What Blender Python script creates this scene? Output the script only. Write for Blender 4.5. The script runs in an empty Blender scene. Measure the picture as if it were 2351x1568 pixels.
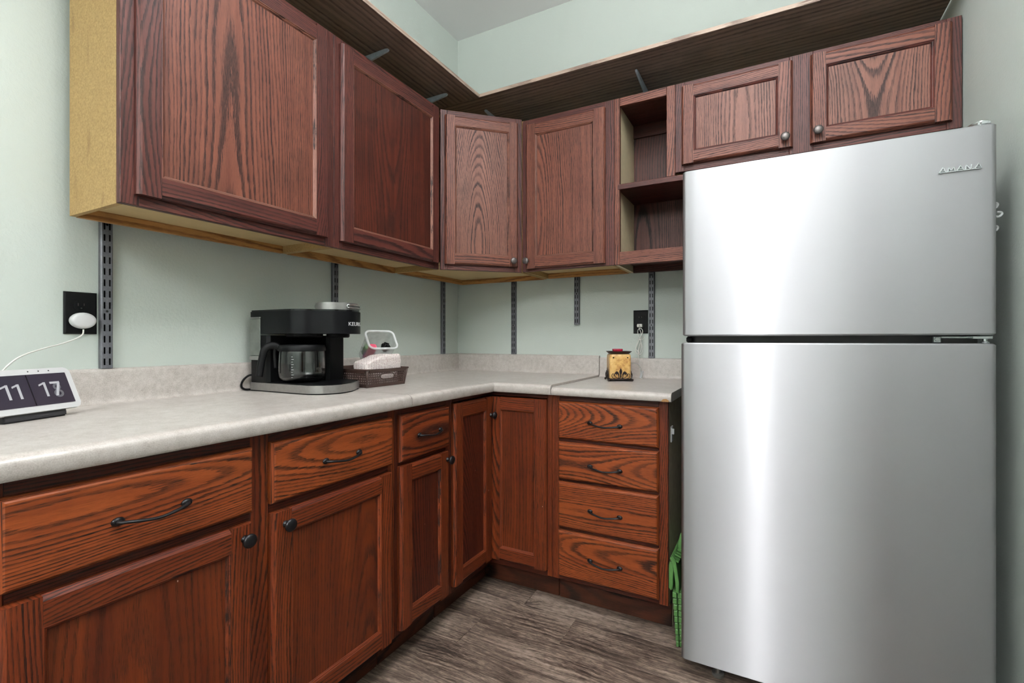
import bpy, bmesh, math, random
from mathutils import Vector, Matrix
random.seed(7)
sc = bpy.context.scene
COL = sc.collection
PI = math.pi

# ------------------------------------------------------------------ camera
cd = bpy.data.cameras.new('camera'); cam = bpy.data.objects.new('camera', cd); COL.objects.link(cam)
YAW = .4908
cam.location = (1.7065, -2.4255, 1.1024); cam.rotation_euler = (PI/2, 0, YAW)
cd.sensor_width = 36.0; cd.lens = 1094.09/2351*36.0
cd.shift_x = -(1185.49-1175.5)/2351; cd.shift_y = (780.08-784)/2351
cd.clip_start = .02
sc.camera = cam

# ------------------------------------------------------------------ light
w = bpy.data.worlds.new('world'); sc.world = w; w.use_nodes = True
w.node_tree.nodes['Background'].inputs[0].default_value = (.8, .85, .9, 1)
w.node_tree.nodes['Background'].inputs[1].default_value = .3
def area(name, loc, sx, sy, power, col=(1, .97, .93)):
    l = bpy.data.lights.new(name, 'AREA'); l.shape = 'RECTANGLE'; l.size = sx; l.size_y = sy
    l.energy = power; l.color = col
    o = bpy.data.objects.new(name, l); COL.objects.link(o); o.location = loc
    return o
def lamp(name, loc, rad, power, col=(.985, .99, 1.0)):
    l = bpy.data.lights.new(name, 'POINT'); l.shadow_soft_size = rad; l.energy = power; l.color = col
    o = bpy.data.objects.new(name, l); COL.objects.link(o); o.location = loc
    return o
def lamp_plus_fill(x, y, z, down, up):
    """ceiling lamp: a soft globe, plus an added upward fill disk to brighten the ceiling"""
    lamp('ceiling_lamp', (x, y, z), .07, down)
    u = area('added_ceiling_fill', (x, y, z-.02), .60, .60, up, (.985, .99, 1.0)); u.data.shape = 'DISK'; u.rotation_euler = (PI, 0, 0)  # added fill light aimed upward to brighten the ceiling, not part of a fixture
lamp_plus_fill(1.61, -1.80, 2.62, 20, 52)
lamp_plus_fill(1.54, -4.7, 2.62, 46, 170)
vs = sc.view_settings
vs.view_transform = 'Standard'; vs.look = 'None'; vs.exposure = 0.18; vs.gamma = 1; vs.use_curve_mapping = False

# ------------------------------------------------------------------ materials
def srgb(r, g, b):
    f = lambda c: (c/255/12.92 if c/255 <= .04045 else ((c/255+.055)/1.055)**2.4)
    return (f(r), f(g), f(b), 1)
class NT:
    def __init__(s, name):
        s.m = bpy.data.materials.new(name); s.m.use_nodes = True
        s.t = s.m.node_tree; s.b = s.t.nodes['Principled BSDF']
    def n(s, ty, **kw):
        o = s.t.nodes.new(ty)
        for k, v in kw.items(): setattr(o, k, v)
        return o
    def set(s, sock, v):
        if hasattr(v, 'is_linked') or isinstance(v, bpy.types.NodeSocket): s.t.links.new(v, sock)
        else: sock.default_value = v
    def math(s, op, a, b=0.0, c=0.0, clamp=False):
        o = s.n('ShaderNodeMath', operation=op, use_clamp=clamp)
        s.set(o.inputs[0], a); s.set(o.inputs[1], b); s.set(o.inputs[2], c)
        return o.outputs[0]
    def comb(s, x, y, z=0.0):
        o = s.n('ShaderNodeCombineXYZ')
        for i, v in enumerate((x, y, z)): s.set(o.inputs[i], v)
        return o.outputs[0]
    def noise(s, vec, scale=1.0, detail=2.0, rough=.5, dist=0.0):
        o = s.n('ShaderNodeTexNoise')
        s.set(o.inputs['Vector'], vec); o.inputs['Scale'].default_value = scale
        o.inputs['Detail'].default_value = detail; o.inputs['Roughness'].default_value = rough
        o.inputs['Distortion'].default_value = dist
        return o.outputs['Fac']
    def ramp(s, fac, stops):
        o = s.n('ShaderNodeValToRGB'); e = o.color_ramp.elements
        while len(e) < len(stops): e.new(.5)
        for i, (p, c) in enumerate(stops):
            e[i].position = p; e[i].color = c if len(c) == 4 else (*c, 1)
        s.set(o.inputs[0], fac); return o.outputs[0]
    def mr(s, v, a, b, c=0.0, d=1.0):
        o = s.n('ShaderNodeMapRange'); s.set(o.inputs[0], v)
        for i, q in enumerate((a, b, c, d)): o.inputs[i+1].default_value = q
        return o.outputs[0]
    def mix(s, f, a, b, bt='MIX'):
        o = s.n('ShaderNodeMix', data_type='RGBA', blend_type=bt)
        s.set(o.inputs[0], f); s.set(o.inputs[6], a); s.set(o.inputs[7], b)
        return o.outputs[2]
    def bump(s, h, strength=.2, dist=.001):
        o = s.n('ShaderNodeBump'); o.inputs['Strength'].default_value = strength
        o.inputs['Distance'].default_value = dist; s.set(o.inputs['Height'], h)
        s.t.links.new(o.outputs[0], s.b.inputs['Normal'])
    def p(s, **kw):
        for k, v in kw.items():
            s.set(s.b.inputs[{'col': 'Base Color', 'rough': 'Roughness', 'metal': 'Metallic', 'trans': 'Transmission Weight', 'ior': 'IOR', 'alpha': 'Alpha', 'spec': 'Specular IOR Level', 'coat': 'Coat Weight', 'aniso': 'Anisotropic'}[k]], v)
        return s
def plain(name, col, rough=.5, metal=0.0, var=.06, vscale=40, bump=0.0, bscale=300, **kw):
    """one colour with a light procedural mottling"""
    m = NT(name); tc = m.n('ShaderNodeTexCoord').outputs['Object']
    f = m.noise(tc, vscale, 3)
    c1 = tuple(max(0, c*(1-var)) for c in col[:3])+(1,); c2 = tuple(min(1, c*(1+var)) for c in col[:3])+(1,)
    m.p(col=m.ramp(f, [(.3, c1), (.7, c2)]), rough=rough, metal=metal, **kw)
    if bump: m.bump(m.noise(tc, bscale, 3), bump, .001)
    return m.m
def oak(name, light, mid, dark, rough=.42, freq=170, nick=0.0, blotch=.35, lw=.9):
    m = NT(name)
    uvn = m.n('ShaderNodeUVMap', uv_map='grain').outputs[0]
    sp = m.n('ShaderNodeSeparateXYZ'); m.set(sp.inputs[0], uvn); u, v = sp.outputs[0], sp.outputs[1]
    U = lambda k: m.math('MULTIPLY', u, k)
    V = lambda k: m.math('MULTIPLY', v, k)
    wob = m.math('SUBTRACT', m.noise(m.comb(U(7), V(1.1)), 1, 2), .5)
    wob2 = m.math('SUBTRACT', m.noise(m.comb(U(34), V(4.5), 1.7), 1, 2), .5)
    X = m.math('ADD', m.math('ADD', u, m.math('MULTIPLY', wob, .05)), m.math('MULTIPLY', wob2, .008))
    h = m.math('MULTIPLY', m.noise(m.comb(U(.4), V(.55), 3.3), 1, 1), .30)
    r = m.math('SQRT', m.math('ADD', m.math('MULTIPLY', X, X), m.math('MULTIPLY', h, h)))
    fine = m.noise(m.comb(U(420), V(16)), 1, 3, .65)
    rr = m.math('ADD', m.math('MULTIPLY', r, freq), m.math('MULTIPLY', fine, .9))
    ring = m.math('FRACT', rr)
    rid = m.n('ShaderNodeTexWhiteNoise', noise_dimensions='1D'); m.set(rid.inputs['W'], m.math('FLOOR', rr))
    rs = m.mr(rid.outputs['Value'], 0, 1, .40, 1.0)
    line = m.math('MULTIPLY', m.ramp(ring, [(0, (0, 0, 0)), (.05, (1, 1, 1)), (.30, (.85, .85, .85)), (.50, (.08, .08, .08)), (1, (0, 0, 0))]), rs)
    pore = m.mr(m.noise(m.comb(U(1500), V(34)), 1, 3, .65), .47, .60)
    pm = m.math('MULTIPLY', pore, m.math('ADD', m.math('MULTIPLY', line, .6), .26))
    dk = m.math('ADD', m.math('MULTIPLY', line, lw), pm, clamp=True)
    st = m.noise(m.comb(m.math('MULTIPLY', u, 45), m.math('MULTIPLY', v, 1.6)), 1, 3)
    bl = m.noise(m.comb(m.math('MULTIPLY', u, 6), m.math('MULTIPLY', v, 4), 8.1), 1, 3)
    base = m.ramp(m.math('ADD', m.math('MULTIPLY', st, .6), m.math('MULTIPLY', bl, .4)), [(.32, mid), (.62, light)])
    base = m.mix(m.math('MULTIPLY', m.mr(bl, .52, .72), blotch), base, dark)
    col = m.mix(dk, base, dark)
    if nick:
        vo = m.n('ShaderNodeTexVoronoi', feature='F1'); m.set(vo.inputs['Vector'], m.comb(m.math('MULTIPLY', u, 26), m.math('MULTIPLY', v, 13))); vo.inputs['Scale'].default_value = 1
        nk = m.math('MULTIPLY', m.math('LESS_THAN', vo.outputs['Distance'], .035), m.math('GREATER_THAN', m.noise(m.comb(u, v, 5.0), 30, 1), .56))
        col = m.mix(m.math('MULTIPLY', nk, nick), col, srgb(205, 175, 160))
    m.p(col=col, rough=m.math('ADD', m.math('MULTIPLY', dk, .12), rough), spec=.30)
    m.bump(m.math('MULTIPLY', dk, -1.0), .25, .0006)
    return m.m
M = {}
M['oak_up'] = oak('stained_oak_upper', srgb(124, 74, 58), srgb(98, 54, 42), srgb(30, 14, 12))
M['oak_up_dark'] = oak('stained_oak_upper_dark', srgb(96, 50, 42), srgb(70, 34, 30), srgb(26, 13, 13))
M['oak_up_mottled'] = oak('stained_oak_upper_mottled', srgb(92, 42, 29), srgb(52, 21, 15), srgb(26, 10, 8), blotch=.85, freq=110, lw=.5)
M['oak_up_pale'] = oak('stained_oak_upper_pale', srgb(128, 84, 69), srgb(106, 64, 52), srgb(34, 17, 14), freq=200)
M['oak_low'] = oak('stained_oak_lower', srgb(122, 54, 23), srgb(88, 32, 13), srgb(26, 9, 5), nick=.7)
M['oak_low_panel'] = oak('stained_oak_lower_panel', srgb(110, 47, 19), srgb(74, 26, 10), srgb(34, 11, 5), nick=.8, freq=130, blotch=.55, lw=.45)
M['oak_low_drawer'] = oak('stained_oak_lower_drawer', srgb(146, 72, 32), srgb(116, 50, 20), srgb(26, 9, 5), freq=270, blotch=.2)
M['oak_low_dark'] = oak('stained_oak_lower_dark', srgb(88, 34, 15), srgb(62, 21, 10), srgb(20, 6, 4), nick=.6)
M['oak_toe'] = oak('stained_oak_toe_kick', srgb(84, 42, 25), srgb(58, 26, 15), srgb(18, 8, 5), freq=110)
M['oak_in'] = oak('stained_oak_interior', srgb(92, 48, 37), srgb(58, 27, 21), srgb(24, 11, 9), freq=140)
M['shelf_wood'] = oak('dark_shelf_laminate', srgb(150, 130, 118), srgb(112, 94, 84), srgb(60, 48, 42), freq=40, blotch=.5, lw=.6)
M['edge_band'] = oak('shelf_edge_band', srgb(176, 156, 140), srgb(152, 132, 118), srgb(110, 92, 82), freq=80)
def tan_board():
    m = NT('particle_board'); tc = m.n('ShaderNodeTexCoord').outputs['Object']
    f = m.noise(tc, 220, 3); g = m.noise(tc, 9, 3)
    c = m.ramp(f, [(.3, srgb(146, 117, 70)), (.7, srgb(176, 146, 94))])
    sp = m.n('ShaderNodeSeparateXYZ'); m.set(sp.inputs[0], tc)
    stn = m.noise(m.comb(m.math('MULTIPLY', sp.outputs[0], 26), m.math('MULTIPLY', sp.outputs[1], 26), m.math('MULTIPLY', sp.outputs[2], 7)), 1, 2)
    c = m.mix(m.math('MULTIPLY', m.mr(stn, .62, .74), .45), c, srgb(120, 88, 50))
    c = m.mix(m.math('MULTIPLY', m.mr(g, .5, .75), .25), c, srgb(150, 116, 66))
    m.p(col=c, rough=.7); m.bump(f, .1, .0005); return m.m
M['tan'] = tan_board()
M['pine'] = oak('pine_rail', srgb(190, 142, 82), srgb(160, 112, 60), srgb(112, 70, 34), freq=70)
M['cream_board'] = plain('cream_board', srgb(190, 166, 120), .6, var=.05, vscale=25)
M['cubby_side'] = plain('cream_cubby_side', srgb(206, 190, 156), .6, var=.06, vscale=30)
def wall_paint():
    m = NT('sage_wall_paint'); tc = m.n('ShaderNodeTexCoord').outputs['Object']
    f = m.noise(tc, 1.2, 2)
    m.p(col=m.ramp(f, [(.3, (.516, .568, .526, 1)), (.7, (.536, .588, .546, 1))]), rough=.62, spec=.3)
    m.bump(m.noise(tc, 120, 3, .6), .5, .002); return m.m
M['wall'] = wall_paint()
M['ceil'] = plain('ceiling_paint', (.90, .90, .905), .8, var=.01, vscale=2, bump=.2, bscale=160)
def laminate():
    m = NT('beige_laminate'); tc = m.n('ShaderNodeTexCoord').outputs['Object']
    a = m.noise(tc, 420, 3, .6); b = m.noise(tc, 55, 4, .6); c = m.noise(tc, 14, 2)
    k = m.math('ADD', m.math('MULTIPLY', a, .45), m.math('ADD', m.math('MULTIPLY', b, .35), m.math('MULTIPLY', c, .2)))
    m.p(col=m.ramp(k, [(.36, srgb(160, 151, 144)), (.5, srgb(181, 174, 168)), (.64, srgb(197, 191, 186))]), rough=.30, spec=.5)
    m.bump(a, .12, .0004); return m.m
M['lam'] = laminate()
M['seam'] = plain('seam_dark', srgb(70, 62, 54), .8)
M['chip'] = plain('particle_core', srgb(150, 112, 70), .9, var=.3, vscale=300)
M['black'] = plain('black_plastic', srgb(10, 10, 12), .36, var=.08, spec=.16)
M['black_matte'] = plain('black_matte_plastic', srgb(12, 12, 13), .5, var=.1, spec=.15)
M['black_gloss'] = plain('black_gloss', srgb(12, 12, 13), .15)
M['bronze'] = plain('dark_bronze', srgb(32, 31, 33), .36, .6, var=.2, vscale=120)
M['pewter'] = plain('pewter_knob', srgb(92, 86, 84), .38, .7, var=.2, vscale=150)
M['steel_std'] = plain('hammered_grey_metal', srgb(104, 105, 110), .45, .45, var=.12, vscale=260, bump=.25, bscale=220)
M['brk'] = plain('grey_bracket_metal', srgb(176, 188, 200), .4, .2, var=.1)
M['silver'] = plain('brushed_silver_plastic', srgb(150, 148, 146), .32, .8, var=.06, vscale=90)
M['chrome'] = plain('zinc_plated', srgb(200, 205, 205), .25, .9, var=.08)
M['white'] = plain('white_plastic', srgb(204, 204, 205), .4, var=.02)
M['cord_w'] = plain('white_cord', srgb(222, 220, 214), .5, var=.03)
M['fabric'] = plain('charcoal_fabric', srgb(46, 45, 48), .9, var=.3, vscale=900)
M['dark_gap'] = plain('fridge_liner', srgb(58, 54, 54), .5, var=.1)
M['fridge_side'] = plain('fridge_side_grey', srgb(92, 92, 94), .45, var=.06, bump=.2, bscale=500)
M['wax_red'] = plain('red_wax', srgb(150, 18, 48), .35, var=.25, vscale=120)
M['iron'] = plain('wrought_iron', srgb(44, 34, 32), .5, .5, var=.3, vscale=200)
M['brown_plastic'] = plain('brown_woven_plastic', srgb(66, 47, 41), .42, var=.12, vscale=200)
M['green'] = plain('green_plastic', srgb(80, 124, 66), .4, var=.06, vscale=30)
M['green_dk'] = plain('green_plastic_groove', srgb(58, 98, 46), .45, var=.08)
M['pink'] = plain('pink_wrapper', srgb(226, 92, 120), .4, var=.15, vscale=80)
M['purple'] = plain('purple_wrapper', srgb(112, 40, 128), .4, var=.2, vscale=80)
M['leaf_green'] = plain('green_wrapper', srgb(92, 140, 84), .4, var=.2, vscale=80)
def steel():
    """brushed steel: a streaky anisotropic polish over a broader satin sheen"""
    m = NT('brushed_stainless'); tc = m.n('ShaderNodeTexCoord').outputs['Object']
    lo = m.noise(tc, 2.0, 1)
    c = m.ramp(lo, [(.3, (.435, .435, .45, 1)), (.7, (.45, .45, .465, 1))])
    g = m.n('ShaderNodeBsdfAnisotropic', distribution='GGX'); m.set(g.inputs['Color'], c)
    g.inputs['Roughness'].default_value = .34; g.inputs['Anisotropy'].default_value = .83
    m.t.links.new(m.comb(1.0, 0.0, 0.0), g.inputs['Tangent'])
    b2 = m.n('ShaderNodeBsdfPrincipled'); m.set(b2.inputs['Base Color'], c); b2.inputs['Metallic'].default_value = 1.0; b2.inputs['Roughness'].default_value = .55
    mx = m.n('ShaderNodeMixShader'); mx.inputs[0].default_value = .48
    m.t.links.new(g.outputs[0], mx.inputs[1]); m.t.links.new(b2.outputs[0], mx.inputs[2])
    m.t.links.new(mx.outputs[0], m.t.nodes['Material Output'].inputs['Surface'])
    return m.m
M['steel'] = steel()
def clear_plastic(name, tint=(.93, .95, .96, 1), alpha=.30, rough=.2):
    m = NT(name); tc = m.n('ShaderNodeTexCoord').outputs['Object']
    f = m.noise(tc, 30, 2)
    m.p(col=tint, rough=rough, alpha=m.mr(f, .3, .7, alpha*.85, alpha*1.15), spec=.6)
    return m.m
M['tub'] = clear_plastic('frosted_plastic', alpha=.34)
M['tub_rim'] = clear_plastic('frosted_plastic_rim', alpha=.58, rough=.3)
M['tank'] = clear_plastic('reservoir_plastic', (.16, .175, .155, 1), .8, .3)
M['clear_hook'] = clear_plastic('clear_hook_plastic', alpha=.35, rough=.08)
def glass():
    m = NT('carafe_glass'); tc = m.n('ShaderNodeTexCoord').outputs['Object']
    m.p(col=(.96, .97, .97, 1), rough=m.mr(m.noise(tc, 40, 2), .3, .7, .0, .03), trans=1.0, ior=1.45); return m.m
M['glass'] = glass()
def ceramic():
    m = NT('mottled_tan_ceramic'); tc = m.n('ShaderNodeTexCoord').outputs['Object']
    a = m.noise(tc, 38, 4, .6); b = m.noise(tc, 160, 3)
    c = m.ramp(a, [(.3, srgb(168, 112, 58)), (.5, srgb(214, 172, 104)), (.7, srgb(224, 188, 126))])
    c = m.mix(m.math('MULTIPLY', m.mr(b, .55, .75), .4), c, srgb(170, 120, 60))
    m.p(col=c, rough=.35); return m.m
M['ceramic'] = ceramic()
def napkin():
    m = NT('patterned_cloth'); uvn = m.n('ShaderNodeTexCoord').outputs['Object']
    sp = m.n('ShaderNodeSeparateXYZ'); m.set(sp.inputs[0], uvn)
    xy = m.math('ADD', sp.outputs[0], sp.outputs[1])
    wv = m.math('SINE', m.math('ADD', m.math('MULTIPLY', xy, 720), m.math('MULTIPLY', m.noise(uvn, 60, 2), 3.0)))
    w2 = m.noise(uvn, 420, 2)
    f = m.math('MULTIPLY', m.mr(wv, .25, .6), m.mr(w2, .42, .55))
    m.p(col=m.mix(f, srgb(232, 222, 218), srgb(128, 92, 88)), rough=.9); m.bump(w2, .3, .001); return m.m
M['napkin'] = napkin()
def floor_mat():
    m = NT('weathered_plank')
    uvn = m.n('ShaderNodeUVMap', uv_map='grain').outputs[0]
    sp = m.n('ShaderNodeSeparateXYZ'); m.set(sp.inputs[0], uvn); u, v = sp.outputs[0], sp.outputs[1]
    vo = m.n('ShaderNodeTexVoronoi', feature='F1'); vo.inputs['Scale'].default_value = 1
    m.set(vo.inputs['Vector'], m.comb(m.math('MULTIPLY', u, 6.0), m.math('MULTIPLY', v, 2.6)))
    kd = m.math('MULTIPLY', vo.outputs['Distance'], vo.outputs['Distance'])
    kn = m.math('POWER', 2.718, m.math('MULTIPLY', kd, -38.0))
    uu = m.math('ADD', u, m.math('MULTIPLY', kn, .035))
    uu = m.math('ADD', uu, m.math('MULTIPLY', m.noise(m.comb(m.math('MULTIPLY', u, 8), m.math('MULTIPLY', v, 3.0)), 1, 3), .05))
    g1 = m.noise(m.comb(m.math('MULTIPLY', uu, 95), m.math('MULTIPLY', v, 4.2)), 1, 5, .68)
    g2 = m.noise(m.comb(m.math('MULTIPLY', uu, 520), m.math('MULTIPLY', v, 30)), 1, 4, .7)
    g3 = m.noise(m.comb(m.math('MULTIPLY', u, 5), m.math('MULTIPLY', v, 2), 4.0), 1, 3)
    f = m.math('ADD', m.math('MULTIPLY', g1, .48), m.math('ADD', m.math('MULTIPLY', g2, .42), m.math('MULTIPLY', g3, .36)))
    f = m.math('SUBTRACT', f, .08)
    c = m.ramp(f, [(.43, srgb(26, 20, 17)), (.50, srgb(72, 59, 51)), (.56, srgb(112, 96, 85)), (.64, srgb(158, 141, 128))])
    sm = m.mr(m.noise(m.comb(m.math('MULTIPLY', u, 60), m.math('MULTIPLY', v, 40), 2.0), 1, 3), .5, .7)
    c = m.mix(m.math('MULTIPLY', sm, .5), c, srgb(52, 41, 36))
    c = m.mix(m.mr(vo.outputs['Distance'], .15, .05), c, srgb(36, 28, 25))
    oi = m.n('ShaderNodeObjectInfo').outputs['Random']
    c = m.mix(m.math('MULTIPLY', oi, .25), c, srgb(84, 72, 64))
    m.p(col=c, rough=m.mr(g2, .3, .7, .42, .58), spec=.4); m.bump(f, .35, .0015)
    return m.m
M['floor'] = floor_mat()
M['floor_base'] = plain('floor_underlay', srgb(40, 34, 31), .9)

# ------------------------------------------------------------------ helpers
def link(name, me, mat, parent=None, smooth=None):
    me.name = name
    if mat and not me.materials: me.materials.append(M[mat] if isinstance(mat, str) else mat)
    o = bpy.data.objects.new(name, me); COL.objects.link(o)
    if parent: o.parent = parent
    if smooth:
        for p in me.polygons: p.use_smooth = True
        if smooth is not True:
            try: me.set_sharp_from_angle(angle=smooth)
            except Exception: pass
    return o
def tag(o, label, cat, group=None):
    o['label'] = label; o['category'] = cat
    if group: o['group'] = group
    return o
def root(name, loc, label, cat, group=None, rz=0):
    o = bpy.data.objects.new(name, None); COL.objects.link(o); o.location = loc; o.rotation_euler = (0, 0, rz)
    o.empty_display_size = .05
    return tag(o, label, cat, group)
def struct(o): o['kind'] = 'structure'; return o
def bm_mesh(bm, name='m'):
    bmesh.ops.recalc_face_normals(bm, faces=bm.faces[:])
    me = bpy.data.meshes.new(name); bm.to_mesh(me); bm.free(); return me
def add_box(bm, a, b, bev=0.0, seg=1):
    a, b = [min(p, q) for p, q in zip(a, b)], [max(p, q) for p, q in zip(a, b)]
    vs = [bm.verts.new((x, y, z)) for x in (a[0], b[0]) for y in (a[1], b[1]) for z in (a[2], b[2])]
    fs = [bm.faces.new([vs[i] for i in q]) for q in ((0, 1, 3, 2), (4, 6, 7, 5), (0, 4, 5, 1), (2, 3, 7, 6), (0, 2, 6, 4), (1, 5, 7, 3))]
    if bev:
        es = {e for f in fs for e in f.edges}
        bmesh.ops.bevel(bm, geom=list(es), offset=bev, segments=seg, profile=.5, affect='EDGES')
    return bm
def grain(me, ax, off=None):
    """write the 'grain' UV map: v runs along axis ax (0,1,2), u across"""
    uvl = me.uv_layers.new(name='grain')
    if off is None: off = (random.uniform(-.25, .25), random.uniform(0, 40))
    for p in me.polygons:
        n = p.normal; dom = max(range(3), key=lambda i: abs(n[i]))
        oth = [i for i in range(3) if i != ax]
        ac = oth[0] if dom == oth[1] else oth[1]
        for li in p.loop_indices:
            co = me.vertices[me.loops[li].vertex_index].co
            if dom == ax: uvl.data[li].uv = (co[oth[0]]+off[0], co[oth[1]]*.3+off[1])
            else:
                d = co[dom]
                uvl.data[li].uv = (co[ac]+off[0]+d*.5, co[ax]+off[1])
    return me
def xform(me, mat):
    me.transform(mat)
    if mat.determinant() < 0: me.flip_normals()
    return me
def piece(name, mat, parent, F, a, b, ax, bev=.0012, off=None, seg=1):
    """a wooden board given in the front frame, grain along ax, baked through F"""
    me = bm_mesh(add_box(bmesh.new(), a, b, bev, seg))
    c = [(p+q)/2 for p, q in zip(a, b)]
    if off is None:
        ac = [i for i in range(3) if i != ax]; w_ = max(ac, key=lambda i: abs(b[i]-a[i]))
        off = (random.choice((-1, 1))*random.uniform(.06, .3)-c[w_], random.uniform(0, 40))
    elif off == 'center':
        ac = [i for i in range(3) if i != ax]; w_ = max(ac, key=lambda i: abs(b[i]-a[i]))
        off = (random.uniform(-.04, .04)-c[w_], random.uniform(0, 40))
    grain(me, ax, off); xform(me, F)
    return link(name, me, mat, parent)
def boxes(name, mat, parent, lst, F=Matrix(), bev=0.0, grain_ax=None):
    bm = bmesh.new()
    for a, b in lst: add_box(bm, a, b, bev)
    me = bm_mesh(bm)
    if grain_ax is not None: grain(me, grain_ax)
    xform(me, F); return link(name, me, mat, parent)
def add_lathe(bm, prof, seg=24, mat=Matrix()):
    """prof: (r, z) list; axis z"""
    rings = []
    for r, z in prof:
        if r < 1e-6: rings.append([bm.verts.new(mat @ Vector((0, 0, z)))])
        else: rings.append([bm.verts.new(mat @ Vector((r*math.cos(2*PI*i/seg), r*math.sin(2*PI*i/seg), z))) for i in range(seg)])
    for A, B in zip(rings, rings[1:]):
        for i in range(seg):
            j = (i+1) % seg
            if len(A) == 1 and len(B) == 1: continue
            if len(A) == 1: bm.faces.new((A[0], B[i], B[j]))
            elif len(B) == 1: bm.faces.new((A[i], B[0], A[j]))
            else: bm.faces.new((A[i], A[j], B[j], B[i]))
    return bm
def add_tube(bm, pts, rad, seg=8, caps=True, flat=1.0, up=Vector((0, 0, 1))):
    pts = [Vector(p) for p in pts]; n = len(pts)
    rads = rad if isinstance(rad, (list, tuple)) else [rad]*n
    rings = []; prev = None
    for i, p in enumerate(pts):
        t = (pts[min(i+1, n-1)]-pts[max(i-1, 0)]).normalized()
        if prev is None:
            s = t.cross(up)
            if s.length < 1e-3: s = t.cross(Vector((1, 0, 0)))
            s.normalize()
        else:
            s = prev-t*prev.dot(t)
            if s.length < 1e-5: s = t.cross(up)
            s.normalize()
        prev = s; q = s.cross(t)
        rings.append([bm.verts.new(p+(s*math.cos(2*PI*k/seg)+q*math.sin(2*PI*k/seg)*flat)*rads[i]) for k in range(seg)])
    for A, B in zip(rings, rings[1:]):
        for k in range(seg):
            j = (k+1) % seg; bm.faces.new((A[k], A[j], B[j], B[k]))
    if caps:
        bm.faces.new(rings[0][::-1]); bm.faces.new(rings[-1])
    return bm
def spline(ctrl, n=10):
    """Catmull-Rom through the control points"""
    P = [Vector(p) for p in ctrl]; P = [P[0]*2-P[1]]+P+[P[-1]*2-P[-2]]; out = []
    for i in range(1, len(P)-2):
        a, b, c, d = P[i-1:i+3]
        for k in range(n):
            t = k/n
            out.append(.5*((2*b)+(-a+c)*t+(2*a-5*b+4*c-d)*t*t+(-a+3*b-3*c+d)*t**3))
    out.append(P[-2]); return out
def add_prism(bm, poly, z0, z1, mat=Matrix()):
    A = [bm.verts.new(mat @ Vector((x, y, z0))) for x, y in poly]; B = [bm.verts.new(mat @ Vector((x, y, z1))) for x, y in poly]
    n = len(poly)
    for i in range(n): bm.faces.new((A[i], A[(i+1) % n], B[(i+1) % n], B[i]))
    bm.faces.new(A[::-1]); bm.faces.new(B); return bm
def text_mesh(s, size, ext=.0004):
    cu = bpy.data.curves.new('txt', 'FONT'); cu.body = s; cu.size = size; cu.extrude = ext; cu.align_x = 'CENTER'; cu.align_y = 'CENTER'
    o = bpy.data.objects.new('txt', cu); COL.objects.link(o)
    dg = bpy.context.evaluated_depsgraph_get(); me = bpy.data.meshes.new_from_object(o.evaluated_get(dg))
    bpy.data.objects.remove(o); bpy.data.curves.remove(cu); return me
def copy_tree(o, parent=None):
    c = o.copy(); COL.objects.link(c)
    if parent: c.parent = parent
    for ch in list(o.children): copy_tree(ch, c)
    return c
def rounded(w_, h_, r, n=6):
    out = []
    for cx, cy, a0 in ((w_/2-r, h_/2-r, 0), (-w_/2+r, h_/2-r, 90), (-w_/2+r, -h_/2+r, 180), (w_/2-r, -h_/2+r, 270)):
        for k in range(n+1):
            a = math.radians(a0+90*k/n); out.append((cx+r*math.cos(a), cy+r*math.sin(a)))
    return out

# ------------------------------------------------------------------ the room
W = 2.274; YB = -6.0; HC = 2.9455
def slab(name, mat, a, b): return struct(boxes(name, mat, None, [(a, b)]))
wl = slab('wall_left', 'wall', (-.1, YB, -.05), (0, .1, HC)); wb = slab('wall_back', 'wall', (0, 0, -.05), (W, .1, HC))
wr = slab('wall_right', 'wall', (W, YB, -.05), (W+.1, .1, HC)); slab('wall_rear', 'wall', (-.1, YB-.1, -.05), (W+.1, YB, HC))
slab('ceiling', 'ceil', (-.1, YB-.1, HC), (W+.1, .1, HC+.08))
fl = slab('floor', 'floor_base', (0, YB, -.05), (W, 0, -.006))
# plain brown door on the right wall, behind the photographer's right shoulder
dr_ = boxes('door_1', 'oak_toe', None, [((W-.030, -3.05, .008), (W-.002, -2.22, 2.05))], bev=.002, grain_ax=2); struct(dr_)
bm = bmesh.new(); add_lathe(bm, [(0, 0), (.03, 0), (.03, .006), (.012, .01), (.012, .04), (.026, .048), (.028, .062), (.016, .072), (0, .074)], 20, Matrix.Translation((W-.030, -2.30, .95)) @ Matrix.Rotation(-PI/2, 4, 'Y')); link('door_knob', bm_mesh(bm), 'bronze', dr_, True)
PW = .1695
k = 0; y1 = -.6575+PW*4; rnd = random.Random(5)
joints = {4: [-.2, 1.028], 5: [.696, 1.92]}
while y1 > YB+.02:
    y0 = max(y1-PW, YB)
    xs = joints.get(k) or sorted({rnd.uniform(.1, .9)+1.22*i for i in range(3)})
    xs = [0]+[x for x in xs if .03 < x < W-.03]+[W]
    for x0, x1 in zip(xs, xs[1:]):
        if x1 <= x0: continue
        me = bm_mesh(add_box(bmesh.new(), (x0+.0005, y0+.0004, -.006), (x1-.0005, min(y1, 0)-.0004, 0), .0006))
        grain(me, 0, (rnd.uniform(0, 30), rnd.uniform(0, 60))); link('plank', me, 'floor', fl)
    y1 = y0; k += 1

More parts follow.
